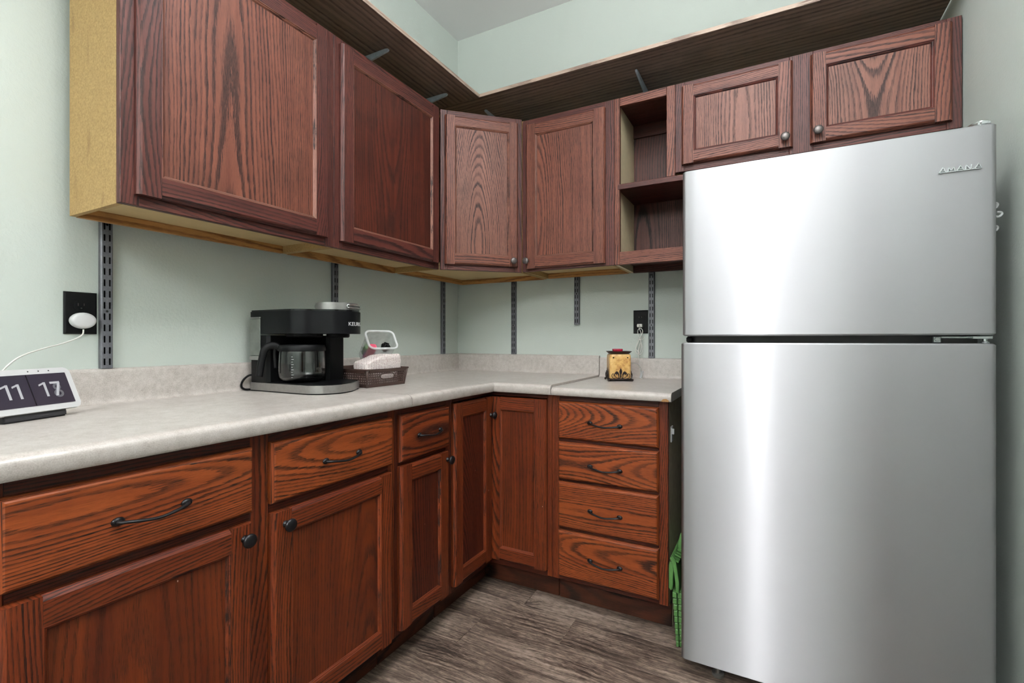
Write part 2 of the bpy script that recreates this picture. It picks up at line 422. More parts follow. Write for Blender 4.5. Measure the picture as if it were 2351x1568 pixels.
# ------------------------------------------------------------------ cabinet joinery
def frame_left(x): return Matrix(((0, -1, 0, x), (1, 0, 0, 0), (0, 0, 1, 0), (0, 0, 0, 1)))   # local x = world y, local y goes into the wall
def frame_back(y): return Matrix.Translation((0, y, 0))
def knob(parent, F, x, z, mat='bronze', y=-.02):
    me = bm_mesh(add_lathe(bmesh.new(), [(.0085, 0), (.0085, .002), (.0055, .004), (.0048, .012), (.0075, .016), (.0150, .018), (.0163, .0205), (.0158, .0235), (.012, .0262), (.006, .0275), (0, .028)], 24,
        F @ Matrix.Translation((x, y, z)) @ Matrix.Rotation(PI/2, 4, 'X')))
    return link('knob', me, mat, parent, True)
def pull(parent, F, x, z, y=-.02, L=.128, tilt=0.0):
    bm = bmesh.new(); h = L/2
    R = F @ Matrix.Translation((x, y, z)) @ Matrix.Rotation(tilt, 4, 'Y')
    ctrl = [(-h*.93, -.001, 0), (-h*.90, -.010, -.001), (-h*.72, -.0175, -.002), (-h*.40, -.022, -.005), (0, -.024, -.0075), (h*.40, -.022, -.005), (h*.72, -.0175, -.002), (h*.90, -.010, -.001), (h*.93, -.001, 0)]
    pts = spline(ctrl, 6); n = len(pts)
    rad = [.0042+.0022*abs(2*i/(n-1)-1)**6 for i in range(n)]
    add_tube(bm, pts, rad, 10, flat=.75)
    for s in (-1, 1):
        add_lathe(bm, [(.0078, 0), (.0085, .0015), (.0068, .004), (.005, .006), (0, .006)], 14, Matrix.Translation((s*h*.93, 0, 0)) @ Matrix.Rotation(PI/2, 4, 'X') @ Matrix.Scale(1.35, 4, (1, 0, 0)))
    me = bm_mesh(bm); xform(me, R); return link('handle', me, 'bronze', parent, True)
def ring_moulding(bm, x0, x1, z0, z1, prof):
    """mitred ring: prof = (inset, y)"""
    L = [[bm.verts.new((x, y, z)) for x, z in ((x0+i, z0+i), (x1-i, z0+i), (x1-i, z1-i), (x0+i, z1-i))] for i, y in prof]
    for A, B in zip(L, L[1:]):
        for q in range(4): bm.faces.new((A[q], A[(q+1) % 4], B[(q+1) % 4], B[q]))
    return L
def slab_front(F, x0, x1, z0, z1, ax, T=.02, off=None):
    bm = bmesh.new()
    L = ring_moulding(bm, x0, x1, z0, z1, [(0, 0), (0, -T*.48), (.0015, -T*.60), (.005, -T*.86), (.0075, -T*.97), (.011, -T)])
    bm.faces.new(L[0]); bm.faces.new(L[-1][::-1])
    me = bm_mesh(bm)
    if off is None: off = (random.uniform(-.03, .03)-(z0+z1)/2 if ax == 0 else random.uniform(-.03, .03)-(x0+x1)/2, random.uniform(0, 40))
    grain(me, ax, off); return xform(me, F)
def door(parent, F, x0, x1, z0, z1, mp, ms, mb, st=.052, kn=None, km='bronze', T=.02, goff=0.0):
    """frame-and-panel door; the panel mesh is the door part, its frame pieces, moulding and knob are sub-parts"""
    me = bm_mesh(add_box(bmesh.new(), (x0+st-.006, -T*.58, z0+st-.006), (x1-st+.006, -.004, z1-st+.006)))
    grain(me, 2, (goff-(x0+x1)/2, random.uniform(0, 40))); xform(me, F)
    d = link('door', me, mp, parent)
    def edge(name, a, b, ax, outer):
        # board whose outer long edge carries a routed round-over
        bm = bmesh.new(); (ax0, az0), (ax1, az1) = a, b
        i = {'l': (1, 0, 0, 0), 'r': (0, 1, 0, 0), 't': (0, 0, 0, 1), 'b': (0, 0, 1, 0)}[outer]
        lv = []
        for ins, y in ((0, 0), (0, -T*.5), (.0015, -T*.62), (.0055, -T*.88), (.009, -T)):
            lv.append([bm.verts.new((x, y, z)) for x, z in ((ax0+ins*i[0], az0+ins*i[2]), (ax1-ins*i[1], az0+ins*i[2]), (ax1-ins*i[1], az1-ins*i[3]), (ax0+ins*i[0], az1-ins*i[3]))])
        for A, B in zip(lv, lv[1:]):
            for q in range(4): bm.faces.new((A[q], A[(q+1) % 4], B[(q+1) % 4], B[q]))
        bm.faces.new(lv[0]); bm.faces.new(lv[-1][::-1])
        m2 = bm_mesh(bm); grain(m2, ax, (random.choice((-1, 1))*random.uniform(.05, .3)-(ax0 if ax == 2 else az0), random.uniform(0, 40))); xform(m2, F)
        link(name, m2, ms, d)
    edge('stile', (x0, z0), (x0+st, z1), 2, 'l'); edge('stile', (x1-st, z0), (x1, z1), 2, 'r')
    e = .0004
    edge('rail', (x0+st+e, z0), (x1-st-e, z0+st), 0, 'b'); edge('rail', (x0+st+e, z1-st), (x1-st-e, z1), 0, 't')
    bm = bmesh.new()
    ring_moulding(bm, x0+st-.0005, x1-st+.0005, z0+st-.0005, z1-st+.0005, [(0, -T*.55), (0, -T*.97), (.0025, -T*.99), (.0045, -T*.86), (.007, -T*.80), (.0095, -T*.64), (.0105, -T*.57)])
    m3 = bm_mesh(bm); uvl = m3.uv_layers.new(name='grain'); go = random.uniform(0, 40)
    for pg in m3.polygons:
        ext = [max(m3.vertices[v].co[i] for v in pg.vertices)-min(m3.vertices[v].co[i] for v in pg.vertices) for i in range(3)]
        lx = 0 if ext[0] > ext[2] else 2
        for li in pg.loop_indices:
            co = m3.vertices[m3.loops[li].vertex_index].co; uvl.data[li].uv = (co[2-lx]+co[1]+.15, co[lx]+go)
    xform(m3, F); link('panel_moulding', m3, mb, d)
    if kn: knob(d, F, kn[0], kn[1], km, -T)
    return d
def drawer(parent, F, x0, x1, z0, z1, mat='oak_low_drawer', px=None, pz=None, tilt=0, T=.02):
    d = link('drawer', slab_front(F, x0, x1, z0, z1, 0, T), mat, parent)
    pull(d, F, (x0+x1)/2 if px is None else px, (z0+z1)/2 if pz is None else pz, -T, tilt=tilt)
    return d

# ------------------------------------------------------------------ base cabinets
FL = frame_left(.61); FB = frame_back(-.61)
TOP = .876; TK = .118
def base_common(r, F, x0, x1, right_mat='oak_low', rx=None):
    D = .588
    boxes('side_panel', 'tan', r, [((x0, .02, .113), (x0+.014, D, TOP)), ((x0, .094, 0), (x0+.014, D, .113))], F)
    boxes('back_panel', 'tan', r, [((x0+.016, D, .0), (x1-.016, D+.006, TOP))], F)
    boxes('bottom_panel', 'tan', r, [((x0+.016, .02, .12), (x1-.016, D, .134))], F)
    piece('toe_kick', 'oak_toe', r, F, (x0+.002, .078, .001), (x1-.002, .092, .112), 0, .001, off='center')
def translate_root(r):
    return r
# two-door, two-drawer cabinet on the left run
def reroot(r, loc):
    """place the empty at the base of the thing; meshes stay where they are"""
    r.location = loc
    for c in r.children: c.matrix_parent_inverse = Matrix.Translation(-Vector(loc))
A0, A1 = -2.172, -1.228
r = root('base_cabinet', (0, 0, 0), 'wide lower cabinet with two drawers over two doors under coffee maker', 'cabinet')
base_common(r, FL, A0, A1); boxes('side_panel', 'tan', r, [((A1-.014, .02, .113), (A1, .588, TOP)), ((A1-.014, .094, 0), (A1, .588, .113))], FL)
for a, b in ((A0, A0+.035), (-1.722, -1.676), (A1-.03, A1)): piece('frame_stile', 'oak_low', r, FL, (a, 0, TK), (b, .019, TOP), 2)
for a, b in ((A0+.035, -1.722), (-1.676, A1-.03)):
    piece('frame_rail', 'oak_low_dark', r, FL, (a, .0, .845), (b, .019, TOP), 0); piece('frame_rail', 'oak_low_dark', r, FL, (a, .0005, .665), (b, .019, .705), 0); piece('frame_rail', 'oak_low', r, FL, (a, .0, TK), (b, .019, .150), 0)
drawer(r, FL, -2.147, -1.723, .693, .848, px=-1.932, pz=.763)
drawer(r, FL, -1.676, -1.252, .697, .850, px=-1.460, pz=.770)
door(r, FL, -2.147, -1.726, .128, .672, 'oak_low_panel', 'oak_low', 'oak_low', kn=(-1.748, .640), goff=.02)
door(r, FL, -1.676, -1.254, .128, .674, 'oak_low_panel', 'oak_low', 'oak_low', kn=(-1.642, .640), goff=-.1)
reroot(r, (.31, -1.70, 0))
# narrow cabinet
C0, C1 = -1.2265, -.9175
r = root('base_cabinet', (0, 0, 0), 'narrow lower cabinet with one small drawer above one slim door', 'cabinet')
base_common(r, FL, C0, C1); boxes('side_panel', 'tan', r, [((C1-.014, .02, .113), (C1, .588, TOP)), ((C1-.014, .094, 0), (C1, .588, .113))], FL)
for a, b in ((C0, C0+.032), (C1-.032, C1)): piece('frame_stile', 'oak_low_dark', r, FL, (a, 0, TK), (b, .019, TOP), 2)
for z0, z1 in ((.845, TOP), (.665, .705), (TK, .150)): piece('frame_rail', 'oak_low_dark', r, FL, (C0+.032, .0005, z0), (C1-.032, .019, z1), 0)
drawer(r, FL, -1.215, -.945, .695, .852, 'oak_low', px=-1.066, pz=.772)
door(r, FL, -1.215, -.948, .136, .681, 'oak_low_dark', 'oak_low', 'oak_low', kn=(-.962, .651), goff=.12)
reroot(r, (.31, -1.07, 0))
# corner carousel cabinet
r = root('corner_base_cabinet', (0, 0, 0), 'corner lower cabinet whose two tall narrow doors meet at right angles', 'cabinet')
boxes('side_panel', 'tan', r, [((-.9165, .02, .113), (-.9025, .588, TOP)), ((-.9165, .094, 0), (-.9025, .588, .113))], FL)
boxes('side_panel', 'tan', r, [((.8885, .02, .113), (.9025, .588, TOP)), ((.8885, .094, 0), (.9025, .588, .113))], FB)
boxes('bottom_panel', 'tan', r, [((.024, -.9, .12), (.59, -.024, .134)), ((.59, -.588, .12), (.888, -.024, .134))])
boxes('back_panel', 'tan', r, [((.016, -.9, 0), (.022, -.024, TOP)), ((.024, -.022, 0), (.888, -.016, TOP))])
piece('frame_stile', 'oak_low_dark', r, FL, (-.9165, 0, TK), (-.907, .019, TOP), 2)
piece('frame_stile', 'oak_low', r, FB, (.884, 0, TK), (.9035, .019, TOP), 2)
piece('frame_rail', 'oak_low_dark', r, FL, (-.906, 0.0005, .858), (-.611, .019, TOP), 0)
piece('frame_rail', 'oak_low_dark', r, FB, (.592, 0.0005, .858), (.8835, .019, TOP), 0)
piece('frame_rail', 'oak_low_dark', r, FL, (-.906, .003, .113), (-.611, .019, .142), 0)  # both low rails are added dark strips for the shaded gap under the doors
piece('frame_rail', 'oak_low_dark', r, FB, (.592, .003, .113), (.8835, .019, .142), 0)
piece('toe_kick', 'oak_toe', r, FL, (-.914, .078, .001), (-.532, .092, .112), 0, off='center')
piece('toe_kick', 'oak_toe', r, FB, (.534, .078, .001), (.9025, .092, .112), 0, off='center')
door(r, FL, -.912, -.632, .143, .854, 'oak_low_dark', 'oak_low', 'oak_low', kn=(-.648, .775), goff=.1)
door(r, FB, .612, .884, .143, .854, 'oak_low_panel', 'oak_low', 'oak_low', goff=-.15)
reroot(r, (.3, -.3, 0))
# four-drawer cabinet
r = root('drawer_cabinet', (0, 0, 0), 'lower cabinet with a stack of four drawers beside the refrigerator', 'cabinet')
D0, D1 = .9045, 1.372
base_common(r, FB, D0, D1)
M['end_panel'] = plain('cabinet_end_panel', srgb(150, 138, 114), .7, var=.12, vscale=30)
boxes('side_panel', 'end_panel', r, [((D1-.014, .02, .112), (D1, .588, TOP)), ((D1-.014, .094, .0), (D1, .588, .112))], FB)
for a, b in ((D0, D0+.034), (D1-.034, D1)): piece('frame_stile', 'oak_low', r, FB, (a, 0, TK), (b, .019, TOP), 2)
for z0, z1 in ((.845, TOP), (.675, .71), (.515, .545), (.32, .35), (TK, .15)): piece('frame_rail', 'oak_low_dark', r, FB, (D0+.034, .0005, z0), (D1-.034, .019, z1), 0)
for z0, z1, pz in ((.700, .852, .772), (.535, .688, .601), (.339, .525, .424), (.138, .327, .229)):
    drawer(r, FB, .937, 1.340, z0, z1, px=1.136, pz=pz, tilt=.03)
boxes('clip', 'white', r, [((D1, .045, .715), (D1+.004, .075, .775)), ((D1+.004, .05, .745), (D1+.012, .06, .765))], FB, .001)
reroot(r, (1.138, -.3, 0))

# ------------------------------------------------------------------ countertops
def counter_profile(zt):
    b = .876; P = [(.0015, b+.002), (.0015, zt+.100)]
    for a in range(0, 5): an = PI/2*a/4; P.append((.0055+.004*0+.012*math.sin(an)+.002, zt+.092+.010*math.cos(an)))
    P += [(.020, zt+.02)]
    for a in range(1, 5): an = PI/2*a/4; P.append((.036-.016*math.cos(an), zt+.016-.016*math.sin(an)))
    Rn = .016
    P.append((.645-Rn*1.4, zt))
    for a in range(1, 7): an = PI/2*a/6; P.append((.645-Rn*1.4+Rn*1.4*math.sin(an), zt-Rn+Rn*math.cos(an)))
    P += [(.645, b+.006), (.642, b+.001), (.638, b+.0005), (.600, b+.0005)]
    return P
def sweep(name, secs, label):
    bm = bmesh.new(); R_ = [[bm.verts.new(p) for p in s] for s in secs]; n = len(secs[0])
    for A, B in zip(R_, R_[1:]):
        for i in range(n): bm.faces.new((A[i], A[(i+1) % n], B[(i+1) % n], B[i]))
    bm.faces.new(R_[0]); bm.faces.new(R_[-1][::-1])
    return tag(link(name, bm_mesh(bm), 'lam', None, math.radians(35)), label, 'countertop')
ZC = .918; ZR = .909
P = counter_profile(ZC); SY = -1.181; SX = .9135
ca = sweep('countertop', [[(d, -2.20, z) for d, z in P], [(d, SY-.001, z) for d, z in P]], 'long beige laminate countertop with backsplash under coffee maker and smart display')
cb = sweep('countertop', [[(d, SY+.001, z) for d, z in P], [(d, -d, z) for d, z in P], [(SX-.0015, -d, z) for d, z in P]], 'L-shaped beige laminate corner countertop between the two seams')
P2 = counter_profile(ZR)
cc = sweep('countertop', [[(SX+.0015, -d, z) for d, z in P2], [(1.388, -d, z) for d, z in P2]], 'short beige laminate countertop end under the wax warmer beside refrigerator')
def seam_strip(parent, prof, F3):
    bm = bmesh.new(); A = [bm.verts.new(F3(d-.0025 if d > .3 else d, z-.0012, -.0009)) for d, z in prof]; B = [bm.verts.new(F3(d-.0025 if d > .3 else d, z-.0012, .0009)) for d, z in prof]
    for i in range(len(prof)-1): bm.faces.new((A[i], A[i+1], B[i+1], B[i]))
    return link('seam', bm_mesh(bm), 'seam', parent)
seam_strip(ca, P[1:-3], lambda d, z, s: (d, SY+s, z)); seam_strip(cc, P2[1:-3], lambda d, z, s: (SX+s, -d, z))
bm = bmesh.new()
add_prism(bm, [(1.352, .8768), (1.382, .8768), (1.379, .884), (1.37, .888), (1.36, .8865), (1.355, .881)], .6452, .6462, Matrix(((1, 0, 0, 0), (0, 0, -1, 0), (0, 1, 0, 0), (0, 0, 0, 1))))
link('chipped_corner', bm_mesh(bm), 'chip', cc)['label'] = 'brown chipped patch on the countertop edge'

# ------------------------------------------------------------------ wall cabinets
UL = frame_left(.318); UB = frame_back(-.318)
def upper(r, F, x0, x1, z0, z1, depth, stiles, openings, mat='oak_up', left_side='tan', right_side='tan', rail_h=.038):
    boxes('side_panel', left_side, r, [((x0, .019, z0), (x0+.013, depth, z1))], F)
    boxes('side_panel', right_side, r, [((x1-.013, .019, z0), (x1, depth, z1))], F)
    boxes('bottom_panel', 'cream_board' if left_side == 'tan' else left_side, r, [((x0+.013, .019, z0+.026), (x1-.013, depth-.014, z0+.038))], F)
    boxes('top_panel', 'tan', r, [((x0+.013, .019, z1-.03), (x1-.013, depth-.014, z1-.018))], F)
    boxes('back_panel', 'tan', r, [((x0+.013, depth-.008, z0+.04), (x1-.013, depth-.002, z1))], F)
    piece('hanging_rail', 'pine', r, F, (x0+.013, depth-.014, z0-.002), (x1-.013, depth, z0+.038), 0, .001)
    for a, b in stiles: piece('frame_stile', mat, r, F, (a, 0, z0), (b, .019, z1), 2)
    for a, b in openings:
        piece('frame_rail', mat, r, F, (a, .0005, z0), (b, .019, z0+rail_h), 0); piece('frame_rail', mat, r, F, (a, .0005, z1-rail_h), (b, .019, z1), 0)
ZU, ZT = 1.4355, 2.203
# left of the corner, the big one
r = root('wall_cabinet', (0, 0, 0), 'large upper cabinet with wide single door and exposed tan side panel', 'cabinet')
upper(r, UL, -1.861, -1.2225, ZU, ZT, .276, [(-1.861, -1.8225), (-1.2605, -1.2225)], [(-1.8225, -1.2605)], 'oak_up_dark')
door(r, UL, -1.832, -1.258, 1.462, 2.184, 'oak_up', 'oak_up_dark', 'oak_up_pale', goff=.06)  # pale moulding, here and below, paints in the bead's highlight lines
reroot(r, (.18, -1.54, ZU))
r = root('wall_cabinet', (0, 0, 0), 'upper cabinet with dark mottled door panel next to the diagonal corner cabinet', 'cabinet')
upper(r, UL, -1.2215, -.606, ZU, ZT, .276, [(-1.2215, -1.1835), (-.640, -.606)], [(-1.1835, -.640)], 'oak_up_dark')
door(r, UL, -1.2, -.622, 1.462, 2.180, 'oak_up_mottled', 'oak_up_dark', 'oak_up_pale', goff=.03)
reroot(r, (.18, -.91, ZU))
# diagonal corner
a2 = Vector((.321, -.600, 0)); b2 = Vector((.6125, -.3205, 0)); dv = (b2-a2).normalized(); WD = (b2-a2).length
FD = Matrix(((dv.x, -dv.y, 0, a2.x), (dv.y, dv.x, 0, a2.y), (0, 0, 1, 0), (0, 0, 0, 1)))
r = root('corner_wall_cabinet', (0, 0, 0), 'diagonal corner upper cabinet with pale oak door panel and knob', 'cabinet')
pent = [(.045, -.022), (.610, -.022), (.610, -.326), (.328, -.601), (.045, -.601)]
bm = bmesh.new(); inner = [(.06, -.038), (.597, -.038), (.597, -.318), (.322, -.588), (.06, -.588)]
add_prism(bm, inner, 1.462, 1.474); link('bottom_panel', bm_mesh(bm), 'cream_board', r)
bm = bmesh.new(); add_prism(bm, inner, 2.165, 2.177); link('top_panel', bm_mesh(bm), 'tan', r)
boxes('side_panel', 'tan', r, [((.045, -.604, 1.437), (.302, -.591, 2.198))]); boxes('side_panel', 'tan', r, [((.599, -.302, 1.437), (.6115, -.022, 2.198))])
piece('hanging_rail', 'pine', r, Matrix(), (.045, -.590, 1.435), (.058, -.036, 1.474), 1); piece('hanging_rail', 'pine', r, Matrix(), (.045, -.035, 1.435), (.598, -.022, 1.474), 0)
boxes('back_panel', 'tan', r, [((.045, -.59, 1.476), (.051, -.03, 2.19)), ((.052, -.028, 1.476), (.598, -.022, 2.19))])
for q0, q1 in ((.0, .034), (WD-.034, WD)): piece('frame_stile', 'oak_up_dark', r, FD, (q0, 0, 1.437), (q1, .019, 2.198), 2)
for z0, z1 in ((1.437, 1.476), (2.160, 2.198)): piece('frame_rail', 'oak_up_dark', r, FD, (.034, .0005, z0), (WD-.034, .019, z1), 0)
door(r, FD, .020, .381, 1.462, 2.169, 'oak_up_pale', 'oak_up', 'oak_up_pale', st=.046, kn=(.352, 1.487), km='pewter', goff=.02)
reroot(r, (.33, -.31, 1.437))
# single door right of the corner
ZB, ZBT = 1.440, 2.189
r = root('wall_cabinet', (0, 0, 0), 'upper cabinet with one brown oak door between corner cabinet and open cubbies', 'cabinet')
upper(r, UB, .6145, 1.0835, ZB, ZBT, .296, [(.6145, .648), (1.033, 1.0835)], [(.648, 1.033)], 'oak_up_dark')
door(r, UB, .640, 1.043, 1.451, 2.158, 'oak_up', 'oak_up', 'oak_up_pale', kn=(.652, 1.487), km='pewter', goff=.16)
reroot(r, (.85, -.17, ZB))
# open cubby unit
r = root('open_wall_cabinet', (0, 0, 0), 'narrow open upper cabinet with two empty cubbies next to refrigerator', 'cabinet')
X0, X1, X2 = 1.0845, 1.3465, 1.440
boxes('side_panel', 'cubby_side', r, [((X0, .019, ZB), (X0+.014, .296, ZBT))], UB)
piece('side_panel', 'oak_in', r, UB, (X1-.014, .019, 1.802), (X1, .296, ZBT), 2)
piece('side_panel', 'oak_in', r, UB, (X2-.014, .019, ZB), (X2, .296, 1.776), 2)
piece('back_panel', 'oak_in', r, UB, (X0+.014, .286, 1.802), (X1-.014, .292, ZBT), 2, off='center'); piece('back_panel', 'oak_in', r, UB, (X0+.014, .286, ZB+.03), (X2-.014, .292, 1.778), 2, off='center')
piece('back_rail', 'oak_in', r, UB, (X0+.014, .274, 2.108), (X1-.014, .286, 2.175), 0)
piece('top_panel', 'oak_in', r, UB, (X0+.014, .019, 2.168), (X1-.014, .274, 2.180), 0)
piece('shelf', 'oak_up_dark', r, UB, (X0+.0145, -.002, 1.777), (X2, .292, 1.801), 0, .0015)
piece('shelf', 'oak_in', r, UB, (X0+.0145, .019, 1.470), (X2-.0145, .286, 1.484), 0, .001)
piece('frame_stile', 'oak_up', r, UB, (X0, 0, ZB), (1.1065, .019, ZBT), 2); piece('frame_stile', 'oak_up', r, UB, (1.311, 0, 1.8015), (X1, .019, ZBT), 2)
piece('frame_rail', 'oak_up', r, UB, (1.107, .0005, 2.152), (1.3105, .019, ZBT), 0); piece('frame_rail', 'oak_up', r, UB, (1.107, -.001, ZB), (X2, .019, 1.497), 0)
piece('bottom_rail', 'oak_in', r, UB, (X0+.0145, .270, ZB-.004), (X2-.015, .284, ZB+.03), 0)
reroot(r, (1.24, -.17, ZB))
# over the refrigerator
r = root('wall_cabinet', (0, 0, 0), 'short two-door upper cabinet with pewter knobs above the refrigerator', 'cabinet')
O0, O1, OZ = 1.3475, 2.270, 1.813
upper(r, UB, O0, O1, OZ, ZBT, .296, [(O0, O0+.038), (1.768, 1.846), (O1-.040, O1)], [(O0+.038, 1.768), (1.846, O1-.040)], 'oak_up_dark', right_side='oak_low_dark')
door(r, UB, 1.374, 1.780, 1.838, 2.165, 'oak_up_pale', 'oak_up', 'oak_up_dark', st=.048, kn=(1.754, 1.872), km='pewter', goff=-.02)
door(r, UB, 1.836, 2.243, 1.838, 2.168, 'oak_up_pale', 'oak_up', 'oak_up_dark', st=.048, kn=(1.860, 1.875), km='pewter', goff=.02)
reroot(r, (1.81, -.17, OZ))

# ------------------------------------------------------------------ long shelves, standards, brackets
ZS = 2.302; TS = .016
def shelf(label, a, b, ax, edge):
    s = piece('wall_shelf', 'shelf_wood', None, Matrix(), a, b, ax, .0006, off=(.13, random.uniform(0, 9)))
    tag(s, label, 'shelf'); piece('edge_band', 'edge_band', s, Matrix(), *edge, ax, .0004); return s
shelf('dark wood-look shelf along the left wall above the upper cabinets', (.019, -2.3, ZS), (.4325, -.4345, ZS+TS), 1, ((.4327, -2.3, ZS), (.4337, -.4345, ZS+TS)))
shelf('dark wood-look shelf along the back wall above the cabinets and refrigerator', (.019, -.432, ZS), (W-.008, -.019, ZS+TS), 0, ((.4345, -.4332, ZS), (W-.008, -.4322, ZS+TS)))
def standard_mesh(z0, z1, phase=.0):
    """double-slotted upright: flat face with real slot openings, returned sides; local x across, y=0 wall, -y room"""
    bm = bmesh.new(); w2 = .0145; d = .0165; sl = .0062; sw = .0020
    xs = [-w2, -w2+.003, -sl-sw, -sl+sw, sl-sw, sl+sw, w2-.003, w2]; ys = [-d+.003, -d, -d, -d, -d, -d, -d, -d+.003]
    zs = [z0]; z = z0+.010+phase
    while z+.019 < z1: zs += [z, z+.019]; z += .0325
    zs.append(z1)
    G = [[bm.verts.new((x, y, zz)) for x, y in zip(xs, ys)] for zz in zs]
    for i in range(len(zs)-1):
        for j in range(7):
            if i % 2 == 1 and j in (2, 4): continue
            bm.faces.new((G[i][j], G[i][j+1], G[i+1][j+1], G[i+1][j]))
    for j in (0, 7):
        A = [bm.verts.new((xs[j], -.0005, zz)) for zz in zs]
        for i in range(len(zs)-1): bm.faces.new((G[i][j], G[i+1][j], A[i+1], A[i]))
    for q in range(1, int((z1-z0)/.25)+1):
        pass
    return bm_mesh(bm)
def standard(loc, left, z0, label, z1=2.52):
    me = standard_mesh(z0-.0, z1); o = link('shelf_standard', me, 'steel_std')
    o.location = loc
    if left: o.rotation_euler = (0, 0, PI/2)
    # mesh z is absolute: keep object at floor level so the slots line up
    boxes('slot_shade_back', 'black_matte', o, [((-.0135, -.004, z0+.0005), (.0135, -.001, z1-.0005)), ((-.0025, -.0155, z0+.0005), (.0025, -.004, z1-.0005))])  # black backing puts the shade inside the slots into the colour
    bm = bmesh.new()
    for q in range(1, int((z1-z0)/.25)+1): add_lathe(bm, [(0, .0003), (.0030, .0003), (.0032, 0)], 12, Matrix.Translation((0, -.0165, z0+.165+.25*(q-1))) @ Matrix.Rotation(PI/2, 4, 'X'))
    link('screw_hole', bm_mesh(bm), 'black_gloss', o)  # flat dark discs paint the shade of screw holes
    tag(o, label, 'shelf standard', 'slotted steel shelf standards'); return o
standard((0, -1.7690, 0), True, 1.0195, 'slotted grey metal standard on left wall beside the black outlet')
standard((0, -.9475, 0), True, 1.0195, 'slotted grey metal standard on left wall rising behind the coffee maker')
standard((0, -.160, 0), True, 1.0195, 'slotted grey metal standard on left wall nearest the corner')
standard((.398, 0, 0), False, 1.0195, 'slotted grey metal standard on back wall nearest the corner')
standard((.785, 0, 0), False, 1.184, 'short slotted grey metal standard ending above the backsplash')
standard((1.181, 0, 0), False, 1.0105, 'slotted grey metal standard right of the wax warmer outlet')
def bracket(loc, left, label):
    bm = bmesh.new()
    prof = [(.0005, ZS-.001), (-.285, ZS-.001), (-.302, ZS-.004), (-.306, ZS-.010), (-.300, ZS-.016), (-.16, ZS-.034), (-.02, ZS-.062), (.0005, ZS-.063)]
    A = [bm.verts.new((-.0045, y-.018, z)) for y, z in prof]; B = [bm.verts.new((.0045, y-.018, z)) for y, z in prof]; n = len(prof)
    for i in range(n): bm.faces.new((A[i], A[(i+1) % n], B[(i+1) % n], B[i]))
    bm.faces.new(A); bm.faces.new(B[::-1])
    es = [e for e in bm.edges]; bmesh.ops.bevel(bm, geom=es, offset=.0015, segments=1, affect='EDGES')
    o = link('shelf_bracket', bm_mesh(bm), 'brk'); o.location = loc
    if left: o.rotation_euler = (0, 0, PI/2)
    tag(o, label, 'shelf bracket', 'shelf brackets'); return o
bracket((0, -.9475, 0), True, 'grey metal shelf bracket above the dark mottled cabinet door')
bracket((0, -.545, 0), True, 'grey metal shelf bracket above the left edge of the diagonal cabinet')
bracket((.398, 0, 0), False, 'grey metal bracket tip showing above the diagonal corner cabinet')
bracket((1.181, 0, 0), False, 'grey metal shelf bracket above the open cubby cabinet')

# ------------------------------------------------------------------ refrigerator
r = root('refrigerator', (1.83, -.4, 0), 'tall stainless steel refrigerator with freezer door on top', 'refrigerator')
TR = Matrix.Translation((-1.83, .4, 0))
fx0, fx1 = 1.4455, 2.2115
def fridge_door(name, z0, z1, x0):
    bm = bmesh.new(); Y0, Y1 = -.716, -.7915; n = 24; rc = .012
    xs = []
    outline = [(x0, Y0), (x0, Y1+rc)]
    for q in range(1, 6): a = PI/2*q/5; outline.append((x0+rc-rc*math.cos(a), Y1+rc-rc*math.sin(a)))
    for q in range(1, n): 
        t = q/n; x = x0+rc+(fx1-x0-2*rc)*t; outline.append((x, Y1-.0020*(1-(2*t-1)**2)))
    for q in range(0, 6): a = PI/2*q/5; outline.append((fx1-rc+rc*math.sin(a), Y1+rc-rc*math.cos(a)))
    outline.append((fx1, Y0))
    rings = []
    for z, ins in ((z0, .004), (z0+.004, 0), (z1-.004, 0), (z1, .004)):
        cx, cy = (x0+fx1)/2, (Y0+Y1)/2
        rings.append([bm.verts.new((x+(ins if x < x0+.02 else -ins if x > fx1-.02 else 0), y+(ins if y < Y0-.02 else 0), z)) for x, y in outline])
    m_ = len(outline)
    for A, B in zip(rings, rings[1:]):
        for i in range(m_): bm.faces.new((A[i], A[(i+1) % m_], B[(i+1) % m_], B[i]))
    bm.faces.new(rings[0][::-1]); bm.faces.new(rings[-1])
    return link(name, xform(bm_mesh(bm), TR), 'steel', r, math.radians(40))
fz = fridge_door('freezer_door', 1.115, 1.653, 1.450)
fd = fridge_door('fridge_door', .056, 1.0925, 1.4455)
boxes('cabinet_body', 'fridge_side', r, [((1.452, -.70, .045), (2.206, -.075, 1.640))], TR, .006)
boxes('liner_front', 'dark_gap', r, [((1.462, -.7155, 1.05), (2.196, -.7005, 1.16)), ((1.462, -.7155, .07), (2.196, -.7005, 1.04)), ((1.462, -.7155, 1.17), (2.196, -.7005, 1.63))], TR, .002)
# hinges
bm = bmesh.new()
add_box(bm, (2.098, -.735, 1.094), (2.116, -.7165, 1.112), .002); add_box(bm, (2.10, -.725, 1.106), (2.185, -.7165, 1.112), .001); add_box(bm, (2.168, -.775, 1.1045), (2.208, -.7165, 1.1125), .0015)
add_lathe(bm, [(0, 1.0935), (.009, 1.0935), (.010, 1.097), (.005, 1.099), (.005, 1.106), (0, 1.106)], 16, Matrix.Translation((2.196, -.762, 0)))
add_lathe(bm, [(0, .002), (.005, .002), (.006, 0), (0, 0)], 12, Matrix.Translation((2.107, -.735, 1.104)) @ Matrix.Rotation(PI/2, 4, 'X'))
link('middle_hinge', xform(bm_mesh(bm), TR), 'chrome', r)
bm = bmesh.new(); add_prism(bm, [(2.15, -.70), (2.165, -.765), (2.18, -.782), (2.200, -.782), (2.208, -.765), (2.208, -.70)], 1.6535, 1.667); 
